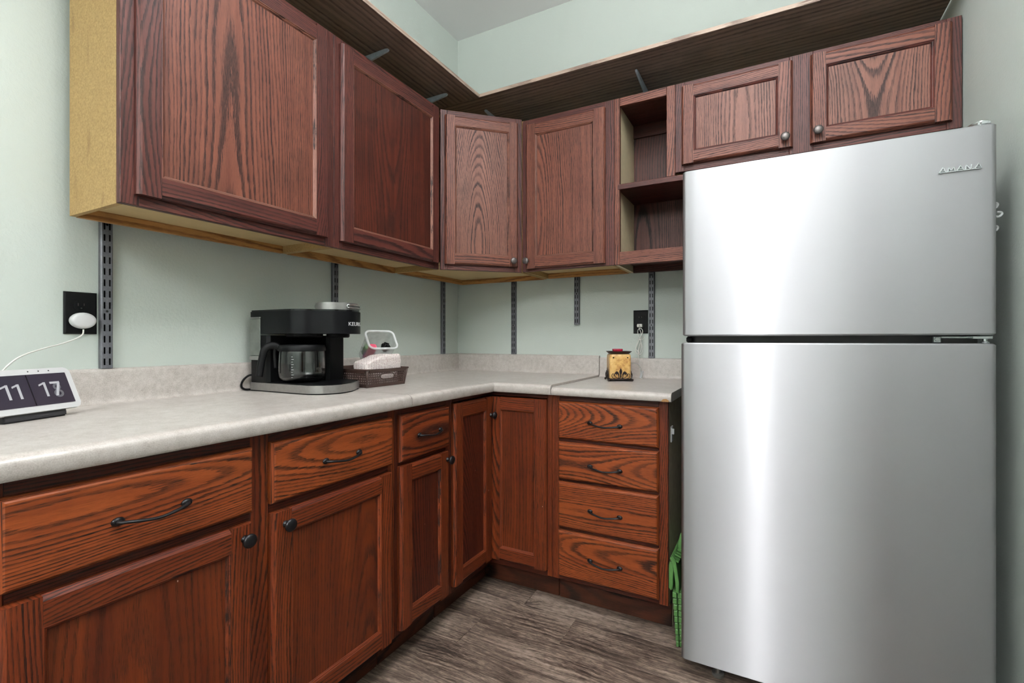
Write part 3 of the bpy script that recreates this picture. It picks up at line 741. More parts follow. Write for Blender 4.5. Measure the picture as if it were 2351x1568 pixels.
bmesh.ops.bevel(bm, geom=[e for e in bm.edges], offset=.004, segments=2, affect='EDGES')
link('hinge_cover', xform(bm_mesh(bm), TR), 'chrome', r, math.radians(40))
bm = bmesh.new(); add_box(bm, (1.455, -.745, 1.0945), (1.476, -.7165, 1.1115), .003); link('door_stop', xform(bm_mesh(bm), TR), 'black_matte', r)
boxes('kick_grille', 'black_matte', r, [((1.465, -.69, .012), (2.19, -.66, .054))], TR, .002)
for x in (1.553, 2.10):
    bm = bmesh.new(); add_lathe(bm, [(0, 0.001), (.017, .001), (.019, .006), (.019, .012), (.009, .014), (.007, .05), (0, .05)], 18, Matrix.Translation((x, -.735, 0))); link('levelling_foot', xform(bm_mesh(bm), TR), 'silver', r, math.radians(40))
# raised script badge: strokes joined by an underline
bm = bmesh.new(); Yb = -.7945
def stroke(x0, z0, x1, z1, wd=.0014):
    v = Vector((x1-x0, z1-z0)); n = Vector((-v.y, v.x)).normalized()*wd/2
    add_prism(bm, [(x0+n.x, z0+n.y), (x0-n.x, z0-n.y), (x1-n.x, z1-n.y), (x1+n.x, z1+n.y)], -Yb-.0016, -Yb+.002, Matrix(((1, 0, 0, 0), (0, 0, -1, 0), (0, 1, 0, 0), (0, 0, 0, 1))))
bx, bz, bh = 2.095, 1.5405, .0135
stroke(bx, bz, bx+.086, bz, .0016)
def let_a(x): stroke(x, bz, x+.0085, bz+bh, .0022); stroke(x+.0085, bz+bh, x+.014, bz, .0015); stroke(x+.005, bz+.004, x+.0125, bz+.004, .0012)
let_a(bx+.001); let_a(bx+.036); let_a(bx+.071)
x = bx+.019; stroke(x, bz, x+.002, bz+bh*.9, .0015); stroke(x+.002, bz+bh*.9, x+.006, bz+.003, .0015); stroke(x+.006, bz+.003, x+.0125, bz+bh*.9, .0018); stroke(x+.0125, bz+bh*.9, x+.0135, bz, .0015)
x = bx+.054; stroke(x, bz, x+.001, bz+bh*.9, .0015); stroke(x+.001, bz+bh*.9, x+.0105, bz, .0016); stroke(x+.0105, bz, x+.0115, bz+bh*.9, .0018)
bd = link('badge', xform(bm_mesh(bm), TR), 'chrome', fz); bd['label'] = 'raised silver AMANA lettering with underline'
# clear hooks on the fridge side
for z, ln in ((1.449, .012), (1.425, .020), (1.389, .012)):
    bm = bmesh.new(); add_box(bm, (0, -.012, -.011), (.0025, .012, .011), .001)
    add_tube(bm, spline([(.0025, 0, .002), (ln*.6, 0, -.004), (ln, 0, .001), (ln*.9, 0, .007), (ln*.5, 0, .008)], 5), .0026, 8)
    o = link('adhesive_hook', bm_mesh(bm), 'clear_hook', None, math.radians(40)); o.location = (fx1+.0002, -.752, z)
    tag(o, {1.449: 'topmost small clear hook on the refrigerator side', 1.425: 'larger clear hook, middle of three on the refrigerator side', 1.389: 'lowest small clear hook on the refrigerator side'}[z], 'hook', 'clear hooks on the refrigerator side')

# ------------------------------------------------------------------ outlets
def outlet(name_label, F, plug_lower=True):
    r = root('electrical_outlet', F.translation, name_label, 'outlet', 'black wall outlets')
    R = F.to_3x3().to_4x4()
    bm = bmesh.new()
    L = ring_moulding(bm, -.0365, .0365, -.0585, .0585, [(0, -.0004), (0, -.003), (.0025, -.005), (.004, -.0058), (.0055, -.0060)])
    bm.faces.new(L[0]); bm.faces.new(L[-1][::-1]); link('cover_plate', xform(bm_mesh(bm), R), 'black_matte', r)
    for s in (1, -1):
        z = s*.0195; bm = bmesh.new()
        poly = [(.0172*math.cos(a*PI/12), max(-.0135, min(.0135, .0172*math.sin(a*PI/12)))) for a in range(24)]
        add_prism(bm, poly, .006, .0078, Matrix(((1, 0, 0, 0), (0, 0, -1, 0), (0, 1, 0, z), (0, 0, 0, 1))))
        so = link('socket', xform(bm_mesh(bm), R), 'black', r)
        boxes('slot', 'pewter', so, [((-.0075, -.0082, z), (-.0058, -.0078, z+.008)), ((.0055, -.0082, z+.001), (.0071, -.0078, z+.0075))], R)
        bm = bmesh.new(); add_lathe(bm, [(0, .0002), (.0024, .0002), (.0024, 0)], 12, Matrix.Translation((0, -.0080, z-.006)) @ Matrix.Rotation(PI/2, 4, 'X')); link('ground_hole', xform(bm_mesh(bm), R), 'black_gloss', so)
    return r
FO1 = frame_left(0.0); FO1.translation = (0, -1.8245, 1.177)
outlet('black wall outlet at the left edge with white round adapter plugged in', FO1)
FO2 = Matrix.Translation((1.125, 0, 1.193))
outlet('black wall outlet on the back wall above the wax warmer', FO2)

# white puck adapter and its cable
r = root('power_adapter', (.009, -1.826, 1.1555), 'round white plug adapter with white cable in the left outlet', 'adapter')
bm = bmesh.new(); add_lathe(bm, [(0, .0), (.025, .0), (.029, .003), (.0303, .009), (.0300, .020), (.0285, .0255), (.0255, .0285), (.020, .0298), (0, .0302)], 32, Matrix.Rotation(PI/2, 4, 'Y') @ Matrix.Scale(.74, 4, (1, 0, 0)) @ Matrix.Scale(.93, 4, (0, 1, 0)) @ Matrix.Scale(.9, 4, (0, 0, 1)))
link('adapter_body', bm_mesh(bm), 'white', r, True)
bm = bmesh.new(); w0 = Vector(r.location)
pts = [Vector(p)-w0 for p in ((.026, -1.826, 1.131), (.028, -1.829, 1.117), (.032, -1.845, 1.105), (.045, -1.878, 1.092), (.06, -1.91, 1.083), (.08, -1.955, 1.068), (.095, -1.985, 1.050), (.10, -2.01, 1.015), (.10, -2.02, .96), (.105, -2.03, .9235), (.12, -2.02, .9215))]
add_tube(bm, spline(pts, 8), .0019, 8); link('cable', bm_mesh(bm), 'cord_w', r, True)

# ------------------------------------------------------------------ smart display
dirx = Vector((.105, .150, 0)).normalized() if False else Vector((-.36, .93, 0)).normalized()
nrm = Vector((dirx.y, -dirx.x, 0))            # faces the room
tilt = math.radians(24)
upv = (Vector((0, 0, 1))*math.cos(tilt)-nrm*math.sin(tilt)); fr = (nrm*math.cos(tilt)+Vector((0, 0, 1))*math.sin(tilt))
WDS, HDS = .198, .106
br_c = Vector((.185, -1.884, .937))           # bottom right corner of the bezel
cen = br_c-dirx*WDS/2+upv*HDS/2
r = root('smart_display', (cen.x, cen.y, ZC), 'white-framed smart display clock with dark screen on the counter', 'smart display')
FS = Matrix(((dirx.x, upv.x, fr.x, cen.x), (dirx.y, upv.y, fr.y, cen.y), (dirx.z, upv.z, fr.z, cen.z), (0, 0, 0, 1)))
FS = Matrix.Translation(-Vector(r.location)) @ FS
bm = bmesh.new(); add_prism(bm, rounded(WDS, HDS, .013), -.008, .0, FS); bmesh.ops.bevel(bm, geom=[e for e in bm.edges], offset=.001, segments=2, affect='EDGES')
bz_ = link('bezel', bm_mesh(bm), 'white', r, math.radians(40))
def screen_mat():
    m = NT('clock_screen'); tc = m.n('ShaderNodeTexCoord').outputs['Object']
    c = m.ramp(m.noise(tc, 3, 1), [(.3, srgb(40, 37, 46)), (.7, srgb(48, 45, 54))])
    m.p(col=c, rough=.12); m.set(m.b.inputs['Emission Color'], c); m.b.inputs['Emission Strength'].default_value = .45; return m.m
M['screen'] = screen_mat()
def glow(name, col, st):
    m = NT(name); tc = m.n('ShaderNodeTexCoord').outputs['Object']; c = m.ramp(m.noise(tc, 50, 1), [(.2, tuple(x*.95 for x in col[:3])+(1,)), (.8, col)])
    m.p(col=c, rough=.4); m.set(m.b.inputs['Emission Color'], c); m.b.inputs['Emission Strength'].default_value = st; return m.m
M['digit'] = glow('clock_digit', srgb(150, 150, 154), .38); M['digit_dim'] = glow('clock_digit_dim', srgb(84, 84, 90), .3); M['digit_gap'] = plain('screen_gap', srgb(26, 24, 32), .2)
bm = bmesh.new(); add_prism(bm, rounded(WDS-.026, HDS-.028, .001, 2), .0001, .0008, FS); scn = link('screen', bm_mesh(bm), 'screen', r)
bm = bmesh.new(); add_box(bm, (-.0012, -(HDS-.03)/2, .0008), (.0012, (HDS-.03)/2, .0010)); link('card_gap', xform(bm_mesh(bm), FS), 'digit_gap', scn)
def digit(ch, x0, y0, h, mt, z0):
    """thick-stroked clock figure drawn as flat bars"""
    bm = bmesh.new(); t = h*.145; w_d = h*.52
    def bar(*pts): add_prism(bm, pts, z0, z0+.0003, FS)
    if ch == '1':
        bar((x0+w_d*.55, y0), (x0+w_d*.55+t, y0), (x0+w_d*.55+t, y0+h), (x0+w_d*.55, y0+h))
        bar((x0+w_d*.02, y0+h*.74), (x0+w_d*.55, y0+h*.86), (x0+w_d*.55+t*.3, y0+h), (x0+w_d*.02, y0+h*.86))
    elif ch == '7':
        bar((x0, y0+h-t), (x0+w_d*1.15, y0+h-t), (x0+w_d*1.15, y0+h), (x0, y0+h)); bar((x0+w_d*.25, y0), (x0+w_d*.25+t*1.15, y0), (x0+w_d*1.15, y0+h-t), (x0+w_d*1.15-t*1.15, y0+h-t))
    else:
        for cy, rx, ry in ((y0+h*.74, w_d*.46, h*.25), (y0+h*.27, w_d*.56, h*.28)):
            n = 24; o = [(x0+w_d*.6+rx*math.cos(2*PI*i/n), cy+ry*math.sin(2*PI*i/n)) for i in range(n)]; q = [(x0+w_d*.6+(rx-t)*math.cos(2*PI*i/n), cy+(ry-t)*math.sin(2*PI*i/n)) for i in range(n)]
            for i in range(n): j = (i+1) % n; bar(o[i], o[j], q[j], q[i])
    return link('digit', bm_mesh(bm), mt, scn)
for ch, x, mt, z in (('1', -.058, 'digit', .0013), ('1', -.036, 'digit', .0013), ('8', .045, 'digit_dim', .0009), ('1', .018, 'digit', .0013), ('7', .043, 'digit', .0014)): digit(ch, x, -.019 if ch != '8' else -.023, .036, mt, z)
bm = bmesh.new()
for x in (-.022, .0, .022): add_lathe(bm, [(0, .0004), (.0014, .0004), (.0014, 0)], 10, FS @ Matrix.Translation((x+.03, HDS/2-.0065, .0001)))
link('sensor', bm_mesh(bm), 'black_matte', bz_)
bm = bmesh.new(); base_c = cen-Vector(r.location); base_c.z = 0
b0 = [(-.066, -.024), (.066, -.024), (.060, .040), (-.060, .040)]
ctr = Vector((br_c.x, br_c.y, 0))-dirx*WDS/2-Vector((r.location.x, r.location.y, 0))-nrm*.028
A = [bm.verts.new(ctr+dirx*x-nrm*y+Vector((0, 0, .0006))) for x, y in b0]; B = [bm.verts.new(ctr+dirx*x*.93-nrm*(y*.7+.012)+Vector((0, 0, .058))) for x, y in b0]
A2 = [bm.verts.new(ctr+dirx*x-nrm*y+Vector((0, 0, .014))) for x, y in b0]
for P_, Q_ in ((A, A2), (A2, B)):
    for i in range(4): bm.faces.new((P_[i], P_[(i+1) % 4], Q_[(i+1) % 4], Q_[i]))
bm.faces.new(A[::-1]); bm.faces.new(B); bmesh.ops.bevel(bm, geom=[e for e in bm.edges], offset=.003, segments=2, affect='EDGES')
link('speaker_base', bm_mesh(bm), 'fabric', r, math.radians(40))

# ------------------------------------------------------------------ coffee maker
CM = Vector((.22, -1.24, ZC))
r = root('coffee_maker', CM, 'black and silver coffee maker standing on the counter against left wall', 'coffee maker')
TCM = Matrix.Translation(-CM)
def arc(c, rad, a0, a1, n): return [(c[0]+rad*math.cos(math.radians(a0+(a1-a0)*i/n)), c[1]+rad*math.sin(math.radians(a0+(a1-a0)*i/n))) for i in range(n+1)]
YL = -1.357
base_poly = [(.042, YL)]+[(.25, YL)]+arc((.325, YL+.088), .088, -78, 12, 10)+[(.397, -1.205)]+arc((.325, -1.150), .030, 12, 90, 5)+[(.06, -1.118), (.042, -1.135)]
def inset(poly, d):
    c = Vector((sum(p[0] for p in poly)/len(poly), sum(p[1] for p in poly)/len(poly)))
    return [tuple(Vector(p)+(c-Vector(p)).normalized()*d) for p in poly]
bm = bmesh.new(); add_prism(bm, inset(base_poly, .003), ZC+.0005, ZC+.004, TCM); link('foot', bm_mesh(bm), 'black_matte', r)
bm = bmesh.new(); add_prism(bm, base_poly, ZC+.0042, ZC+.031, TCM); link('base', bm_mesh(bm), 'silver', r, math.radians(30))
bm = bmesh.new(); add_prism(bm, inset(base_poly, .006), ZC+.0312, ZC+.034, TCM); link('warming_deck', bm_mesh(bm), 'black', r)
# towers
bm = bmesh.new(); add_prism(bm, [(.046, YL+.002), (.130, YL+.002), (.140, YL+.012), (.140, -1.128), (.046, -1.128)], ZC+.0342, 1.118, TCM); link('rear_column', bm_mesh(bm), 'black_matte', r, math.radians(30))
bm = bmesh.new(); add_prism(bm, [(.1405, -1.20), (.250, -1.20), (.262, -1.19), (.262, -1.128), (.1405, -1.128)], ZC+.0342, 1.118, TCM); link('pod_column', bm_mesh(bm), 'black_matte', r, math.radians(30))
# head
head_poly = [(.044, YL)]+[(.19, YL)]+arc((.235, YL+.085), .085, -80, -28, 8)+arc((.305, -1.205), .088, -48, 70, 14)+[(.25, -1.122), (.044, -1.122)]
bm = bmesh.new(); add_prism(bm, head_poly, 1.124, 1.203, TCM); link('brew_head', bm_mesh(bm), 'black', r, math.radians(30))
bm = bmesh.new(); add_prism(bm, inset(head_poly, .004), 1.2032, 1.2085, TCM); link('head_top', bm_mesh(bm), 'black_gloss', r, math.radians(30))
bm = bmesh.new(); add_lathe(bm, [(0, 1.112), (.058, 1.112), (.062, 1.116), (.062, 1.1238), (0, 1.1238)], 32, TCM @ Matrix.Translation((.232, -1.277, 0)))
link('drip_collar', bm_mesh(bm), 'black_matte', r, math.radians(30))
bm = bmesh.new(); add_lathe(bm, [(0, 1.110), (.036, 1.110), (.040, 1.114), (.040, 1.1238), (0, 1.1238)], 24, TCM @ Matrix.Translation((.315, -1.20, 0)))
link('pod_spout', bm_mesh(bm), 'black_matte', r, math.radians(30))
# silver lid and handle
lid_c = (.300, -1.200); lid_poly = arc(lid_c, .084, -75, 75, 18)+[(.292, -1.118), (.284, -1.123), (.284, -1.274), (.292, -1.279)]
bm = bmesh.new(); add_prism(bm, lid_poly, 1.209, 1.231, TCM); add_prism(bm, inset(lid_poly, .006), 1.231, 1.2345, TCM); ld = link('pod_lid', bm_mesh(bm), 'silver', r, math.radians(30))
bm = bmesh.new(); add_lathe(bm, [(0, -.068), (.0115, -.068), (.0115, .068), (0, .068)], 18, TCM @ Matrix.Translation((.284, -1.199, 1.2215)) @ Matrix.Rotation(PI/2, 4, 'X')); link('lid_hinge', bm_mesh(bm), 'silver', r, math.radians(30))
bm = bmesh.new()
for rr_, zz in ((.0875, 1.2265), (.0875, 1.2165)): add_tube(bm, [TCM @ Vector((x, y, zz)) for x, y in arc(lid_c, rr_, -14, 58, 14)], .0022, 8)
for an in (-14, 58): add_tube(bm, [TCM @ Vector((*arc(lid_c, .0875, an, an, 1)[0], z)) for z in (1.2165, 1.2265)], .0022, 8)
link('lid_handle', bm_mesh(bm), 'chrome', ld, True)
me = text_mesh('KEURIG', .0205, .0004)
for v in me.vertices:
    th = math.radians(13)+v.co.x*1.06/.088; rad = .0884+v.co.z
    v.co = TCM @ Vector((.305+rad*math.cos(th), -1.205+rad*math.sin(th), 1.158+v.co.y*.95))
link('brand_lettering', me, 'white', r)['label'] = 'white KEURIG lettering'
# water reservoir
bm = bmesh.new(); add_box(bm, (.043, YL-.003, 1.045), (.102, YL+.0012, 1.178), .002); rs = link('water_reservoir', xform(bm_mesh(bm), TCM), 'tank', r)
boxes('reservoir_trim', 'silver', rs, [((.0425, YL-.004, 1.030), (.103, YL+.001, 1.0445)), ((.0425, YL-.0035, 1.1785), (.103, YL+.001, 1.184))], TCM, .001)
bm = bmesh.new(); add_tube(bm, [TCM @ Vector(p) for p in spline([(.044, -1.34, .975), (.036, -1.36, .972), (.032, -1.378, .955), (.030, -1.382, .935), (.034, -1.372, .924), (.042, -1.35, .9225)], 8)], .0038, 8); link('power_cord', bm_mesh(bm), 'black', r, True)

# carafe
CC = Vector((.226, -1.282, ZC+.0345))
r = carafe = root('coffee_carafe', CC, 'glass coffee carafe with black handle and lid in the coffee maker', 'carafe')
bm = bmesh.new()
out = [(.0, .002), (.060, .002), (.071, .006), (.0775, .016), (.080, .032), (.0795, .06), (.078, .085), (.0765, .098), (.0755, .1005)]
inn = [(.0735, .1005), (.0745, .097), (.0758, .085), (.0772, .06), (.0777, .033), (.0753, .018), (.069, .009), (.058, .0055), (0, .0055)]
add_lathe(bm, out+inn, 48); link('glass_bowl', bm_mesh(bm), 'glass', r, True)
bm = bmesh.new(); add_lathe(bm, [(.0772, .0972), (.0790, .0985), (.0790, .1035), (.0775, .112), (.074, .1165), (.04, .1185), (0, .1185)], 48)
add_lathe(bm, [(.0772, .0972), (.0772, .104), (0, .104)], 48); link('carafe_lid', bm_mesh(bm), 'black_matte', r, math.radians(35))
hd = Vector((-.62, -.785, 0)).normalized()
def hp(q, z): return hd*q+Vector((0, 0, z))
bm = bmesh.new()
pts = spline([hp(.074, .109), hp(.090, .1145), hp(.106, .113), hp(.119, .103), hp(.125, .086), hp(.130, .060), hp(.134, .032), hp(.136, .020)], 6)
n_ = len(pts); add_tube(bm, pts, [.0108+.0008*math.sin(PI*i/n_) for i in range(n_)], 12, flat=.70, up=hd.cross(Vector((0, 0, 1))))
add_tube(bm, spline([hp(.084, .110), hp(.088, .095), hp(.087, .075), hp(.0845, .045)], 5), .005, 8); link('carafe_handle', bm_mesh(bm), 'black_matte', r, True)
# printed measuring marks
bm = bmesh.new(); vd = Vector((.70, -.71, 0)).normalized(); th0 = math.atan2(vd.y, vd.x)-.30
for q in range(9):
    z = .018+q*.0078; ln = .10 if q % 2 else .06
    A = [Vector((.0808*math.cos(th0+ln*t/3), .0808*math.sin(th0+ln*t/3), 0)) for t in range(4)]
    for p0, p1 in zip(A, A[1:]):
        vs_ = [bm.verts.new(p+Vector((0, 0, z+dz))) for p, dz in ((p0, 0), (p1, 0), (p1, .0009), (p0, .0009))]; bm.faces.new(vs_)
link('measuring_marks', bm_mesh(bm), 'white', r)
for ch in carafe.children: ch.data.transform(Matrix.Scale(1.13, 4, (0, 0, 1)))

# ------------------------------------------------------------------ basket with its contents
BX0, BX1, BY0, BY1 = .085, .350, -1.093, -.888
BC = Vector(((BX0+BX1)/2, (BY0+BY1)/2, ZC))
r = root('storage_basket', BC, 'small brown plastic woven basket with handle slot beside the coffee maker', 'basket')
Hb = .070
def woven_wall(p0, p1, outv, handle):
    """one basket side: vertical and horizontal strips with open holes between, flaring outwards"""
    bm = bmesh.new(); L = (Vector(p1)-Vector(p0)).length; d = (Vector(p1)-Vector(p0)).normalized(); o = Vector(outv)
    def box(s0, s1, z0, z1, t0=0.0, t1=.0022):
        vs_ = []
        for s in (s0, s1):
            for z in (z0, z1):
                for t in (t0, t1): vs_.append(bm.verts.new(Vector(p0)+d*(s*L/1.0)+Vector((0, 0, z))+o*(t+.010*(z/Hb))))
        for q in ((0, 1, 3, 2), (4, 6, 7, 5), (0, 4, 5, 1), (2, 3, 7, 6), (0, 2, 6, 4), (1, 5, 7, 3)): bm.faces.new([vs_[i] for i in q])
    nv = int(L/.0092); hl, hr = .5-.039/L, .5+.039/L
    zs = [.001+.0092*i for i in range(7)]
    for i in range(nv+1):
        s = i/nv; a, b = max(0, s-.0019/L), min(1, s+.0019/L)
        if handle and hl < s < hr: box(a, b, .001, .030); box(a, b, .052, .060)
        else: box(a, b, .001, .060)
    for j, z in enumerate(zs):
        z1 = z+.0040
        if j == 0: z1 = .010
        if handle and z > .028 and z < .050:
            box(0, hl, z, z1, .0004, .0018); box(hr, 1, z, z1, .0004, .0018)
        else: box(0, 1, z, z1, .0004, .0018)
    if handle:
        pts = [Vector(p0)+d*((.5*L)+.039*math.copysign(abs(math.cos(t))**.5, math.cos(t)))+Vector((0, 0, .040+.011*math.copysign(abs(math.sin(t))**.7, math.sin(t))))+o*(.0012+.010*.55) for t in [2*PI*k/28 for k in range(29)]]
        add_tube(bm, pts, .0026, 6, caps=False)
    box(0, 1, .0585, Hb, -.0006, .0034)
    return bm
c = BC
cor = [(BX0-c.x, BY0-c.y, 0), (BX1-c.x, BY0-c.y, 0), (BX1-c.x, BY1-c.y, 0), (BX0-c.x, BY1-c.y, 0)]
for i, (ov, hdl) in enumerate((((0, -1, 0), False), ((1, 0, 0), True), ((0, 1, 0), False), ((-1, 0, 0), True))):
    link('woven_side', bm_mesh(woven_wall(cor[i], cor[(i+1) % 4], ov, hdl)), 'brown_plastic', r)
bm = bmesh.new()
for (x, y, z), (ox, oy) in zip(cor, ((-1, -1), (1, -1), (1, 1), (-1, 1))):
    add_tube(bm, [(x, y, .001), (x+ox*.010, y+oy*.010, Hb)], .0038, 8)
link('corner_post', bm_mesh(bm), 'brown_plastic', r, True)
bm = bmesh.new()
cx_ = [(x+math.copysign(.0125, x), y+math.copysign(.0125, y), Hb-.001) for x, y, z in cor]; add_tube(bm, cx_+[cx_[0]], .0036, 8); link('rim', bm_mesh(bm), 'brown_plastic', r)
boxes('basket_floor', 'brown_plastic', r, [((cor[0][0]+.001, cor[0][1]+.001, .0005), (cor[2][0]-.001, cor[2][1]-.001, .0025))])
# folded cloths
def cloth(z0, z1, x0, x1, y0, y1, label, sag=0.0):
    bm = bmesh.new(); add_box(bm, (x0, y0, z0), (x1, y1, z1), .012, 4)
    bmesh.ops.subdivide_edges(bm, edges=[e for e in bm.edges if e.calc_length() > .04], cuts=6, use_grid_fill=True)
    for v in bm.verts:
        f = math.sin(v.co.y*90+v.co.x*40)*.0015
        if v.co.z > (z0+z1)/2: v.co.z += f
        if sag and v.co.y < -.99: v.co.z = z0+(v.co.z-z0)*(1+sag*(-.99-v.co.y)/.1)
        v.co.x += .0015*math.sin(v.co.z*200+v.co.y*70)
    o = link('folded_cloth', bm_mesh(bm), 'napkin', None, True); ctr_ = Vector(((x0+x1)/2, (y0+y1)/2, z0))
    o.data.transform(Matrix.Translation(-ctr_)); o.location = ctr_
    return tag(o, label, 'cloth', 'folded patterned cloths in the basket')
cloth(ZC+.003, ZC+.056, .110, .340, -1.078, -.905, 'lower folded white patterned cloth filling the brown basket')
cloth(ZC+.0575, ZC+.126, .268, .347, -1.089, -.897, 'upper folded white patterned cloth lying on top in the basket', -.42)
# tilted tub
n_ = Vector((.70, -.30, .62)).normalized(); e1 = Vector((.395, .919, 0)).normalized(); e1 = (e1-n_*e1.dot(n_)).normalized(); e2 = n_.cross(e1)
def on_tub(u, v, d): return TUB+e1*u+e2*v-n_*d
TUB = Vector((.254, -.917, 1.102))
r = root('plastic_tub', TUB-Vector((0, 0, .06)), 'clear plastic tub tipped on its side on the folded cloths', 'tub')
To = -Vector(r.location)
w_, h_, dp = .120, .090, .134
def tub_ring(sc_, d, off=0): return [To+on_tub(x*sc_, y*sc_, d) for x, y in rounded(w_+off, h_+off, .020, 5)]
bm = bmesh.new(); RR = [tub_ring(1, 0), tub_ring(.96, dp*.5), tub_ring(.90, dp-.004), tub_ring(.84, dp)]; VV = [[bm.verts.new(p) for p in R0] for R0 in RR]; m_ = len(VV[0])
for A, B in zip(VV, VV[1:]):
    for i in range(m_): bm.faces.new((A[i], A[(i+1) % m_], B[(i+1) % m_], B[i]))
bm.faces.new(VV[-1]); link('tub_body', bm_mesh(bm), 'tub', r, math.radians(40))
bm = bmesh.new(); pr_ = [To+on_tub(x, y, -.001) for x, y in rounded(w_+.004, h_+.004, .021, 6)]; add_tube(bm, pr_+[pr_[0]], .0048, 8, caps=False); link('tub_rim', bm_mesh(bm), 'tub_rim', r, True)
# things in the tub
def packet(name, mat, u, v, d, su, sv, sd, label, cat='packet'):
    bm = bmesh.new(); add_box(bm, (-su/2, -sv/2, -sd/2), (su/2, sv/2, sd/2), min(su, sv, sd)*.25, 2)
    for q in bm.verts: q.co += Vector((random.uniform(-1, 1), random.uniform(-1, 1), random.uniform(-1, 1)))*.0012
    Fm = Matrix(((e1.x, e2.x, n_.x, 0), (e1.y, e2.y, n_.y, 0), (e1.z, e2.z, n_.z, 0), (0, 0, 0, 1)))
    o = link(name, xform(bm_mesh(bm), Fm), mat, None, True); o.location = on_tub(u, v, d); return tag(o, label, cat, 'packets in the tub')
packet('wrapped_packet', 'pink', -.034, -.018, .060, .030, .026, .085, 'pink wrapped packet inside the clear tub')
packet('wrapped_packet', 'purple', -.030, -.008, .108, .034, .040, .030, 'purple wrapped packet deep inside the clear tub')
packet('wrapped_packet', 'leaf_green', -.034, .022, .095, .026, .022, .050, 'green wrapped packet inside the clear tub')
bm = bmesh.new(); bmesh.ops.create_icosphere(bm, subdivisions=3, radius=.019)
rq = random.Random(3)
for v in bm.verts: v.co *= 1+rq.uniform(-.16, .12); v.co.z *= 1.1
o = link('crumpled_wrapper', bm_mesh(bm), 'black_matte'); o.location = on_tub(.024, -.016, .03); tag(o, 'black crumpled wrapper lying at the mouth of the clear tub', 'wrapper')

# ------------------------------------------------------------------ wax warmer
WM = Vector((1.066, -.192, ZR))
r = root('wax_warmer', WM, 'square tan ceramic wax warmer with iron scroll stand and red wax', 'wax warmer', None, math.radians(26))
hb = .050
bm = bmesh.new()
secs = [(.94, .012), (1.0, .018), (1.0, .108), (.985, .119), (.93, .1245), (.80, .1265)]
VV = []
for s, z in secs: VV.append([bm.verts.new((x*s, y*s, z)) for x, y in rounded(hb*2, hb*2, .012, 5)])
for A, B in zip(VV, VV[1:]):
    for i in range(len(A)): bm.faces.new((A[i], A[(i+1) % len(A)], B[(i+1) % len(A)], B[i]))
bm.faces.new(VV[0][::-1]); bm.faces.new(VV[-1]); wbd = link('ceramic_body', bm_mesh(bm), 'ceramic', r, math.radians(35))
for sx in (-1, 1):
    bm = bmesh.new(); add_lathe(bm, [(0, .0003), (.0034, .0003), (.0034, 0)], 14, Matrix.Translation((sx*.033, -hb-.0003, .110)) @ Matrix.Rotation(PI/2, 4, 'X')); link('vent_hole', bm_mesh(bm), 'black_gloss', wbd)
bm = bmesh.new(); VV = []
for s, z in ((.62, .127), (.78, .1275), (1.0, .138), (1.02, .1395), (.98, .1395), (.76, .1325), (.5, .132)): VV.append([bm.verts.new((x*s, y*s, z)) for x, y in rounded(hb*2.15, hb*2.15, .014, 5)])
for A, B in zip(VV, VV[1:]):
    for i in range(len(A)): bm.faces.new((A[i], A[(i+1) % len(A)], B[(i+1) % len(A)], B[i]))
bm.faces.new(VV[0][::-1]); bm.faces.new(VV[-1]); link('dish', bm_mesh(bm), 'iron', r, math.radians(35))
bm = bmesh.new(); VV = []
for s, z in ((.86, .1325), (1, .143), (1.03, .1475), (.95, .1505), (.6, .151)): VV.append([bm.verts.new((x*s-.006, y*s, z)) for x, y in rounded(.046, .040, .008, 4)])
for A, B in zip(VV, VV[1:]):
    for i in range(len(A)): bm.faces.new((A[i], A[(i+1) % len(A)], B[(i+1) % len(A)], B[i]))
bm.faces.new(VV[0][::-1]); bm.faces.new(VV[-1]); link('wax', bm_mesh(bm), 'wax_red', r, math.radians(50))
bm = bmesh.new(); s_ = hb+.004
add_tube(bm, [(-s_, -s_, .008), (s_, -s_, .008), (s_, s_, .008), (-s_, s_, .008), (-s_, -s_, .008)], .0028, 8)
for x in (-1, 1):
    for y in (-1, 1): bmesh.ops.create_uvsphere(bm, u_segments=12, v_segments=8, radius=.0058, matrix=Matrix.Translation((x*s_, y*s_, .0062)))
add_box(bm, (-s_, -s_, .009), (s_, s_, .0115))
link('stand', bm_mesh(bm), 'iron', r, True)
def fleur(F):
    bm = bmesh.new(); Y = -.001
    def leaf(pts): 
        add_prism(bm, pts, 0, .002, F @ Matrix(((1, 0, 0, 0), (0, 0, -1, Y), (0, 1, 0, 0), (0, 0, 0, 1))))
    leaf([(0, .012), (.0035, .022), (.0025, .030), (.0065, .043), (.0058, .050), (0, .062), (-.0058, .050), (-.0065, .043), (-.0025, .030), (-.0035, .022)])
    for s in (-1, 1):
        L = [(.003, .014), (.008, .020), (.007, .032), (.012, .044), (.019, .047), (.025, .043), (.027, .036), (.023, .033), (.021, .028), (.018, .034), (.013, .032), (.011, .024), (.011, .016), (.006, .011)]
        leaf([(s*x, z) for x, z in (L if s > 0 else L[::-1])])
        add_tube(bm, [F @ Vector((s*x, Y-.0015, z)) for x, _, z in spline([(.006, 0, .012), (.016, 0, .016), (.026, 0, .023), (.029, 0, .034), (.026, 0, .040)], 5)], .0014, 6)
        add_tube(bm, [F @ Vector((s*x, Y-.0015, z)) for x, _, z in spline([(.008, 0, .009), (.022, 0, .011), (.036, 0, .016), (.042, 0, .026), (.038, 0, .035), (.032, 0, .033), (.030, 0, .027), (.034, 0, .025)], 5)], .0014, 6)
    return bm_mesh(bm)
for q in range(4):
    link('fleur_de_lis', fleur(Matrix.Rotation(q*PI/2, 4, 'Z') @ Matrix.Translation((0, -hb-.003, 0))), 'iron', r)
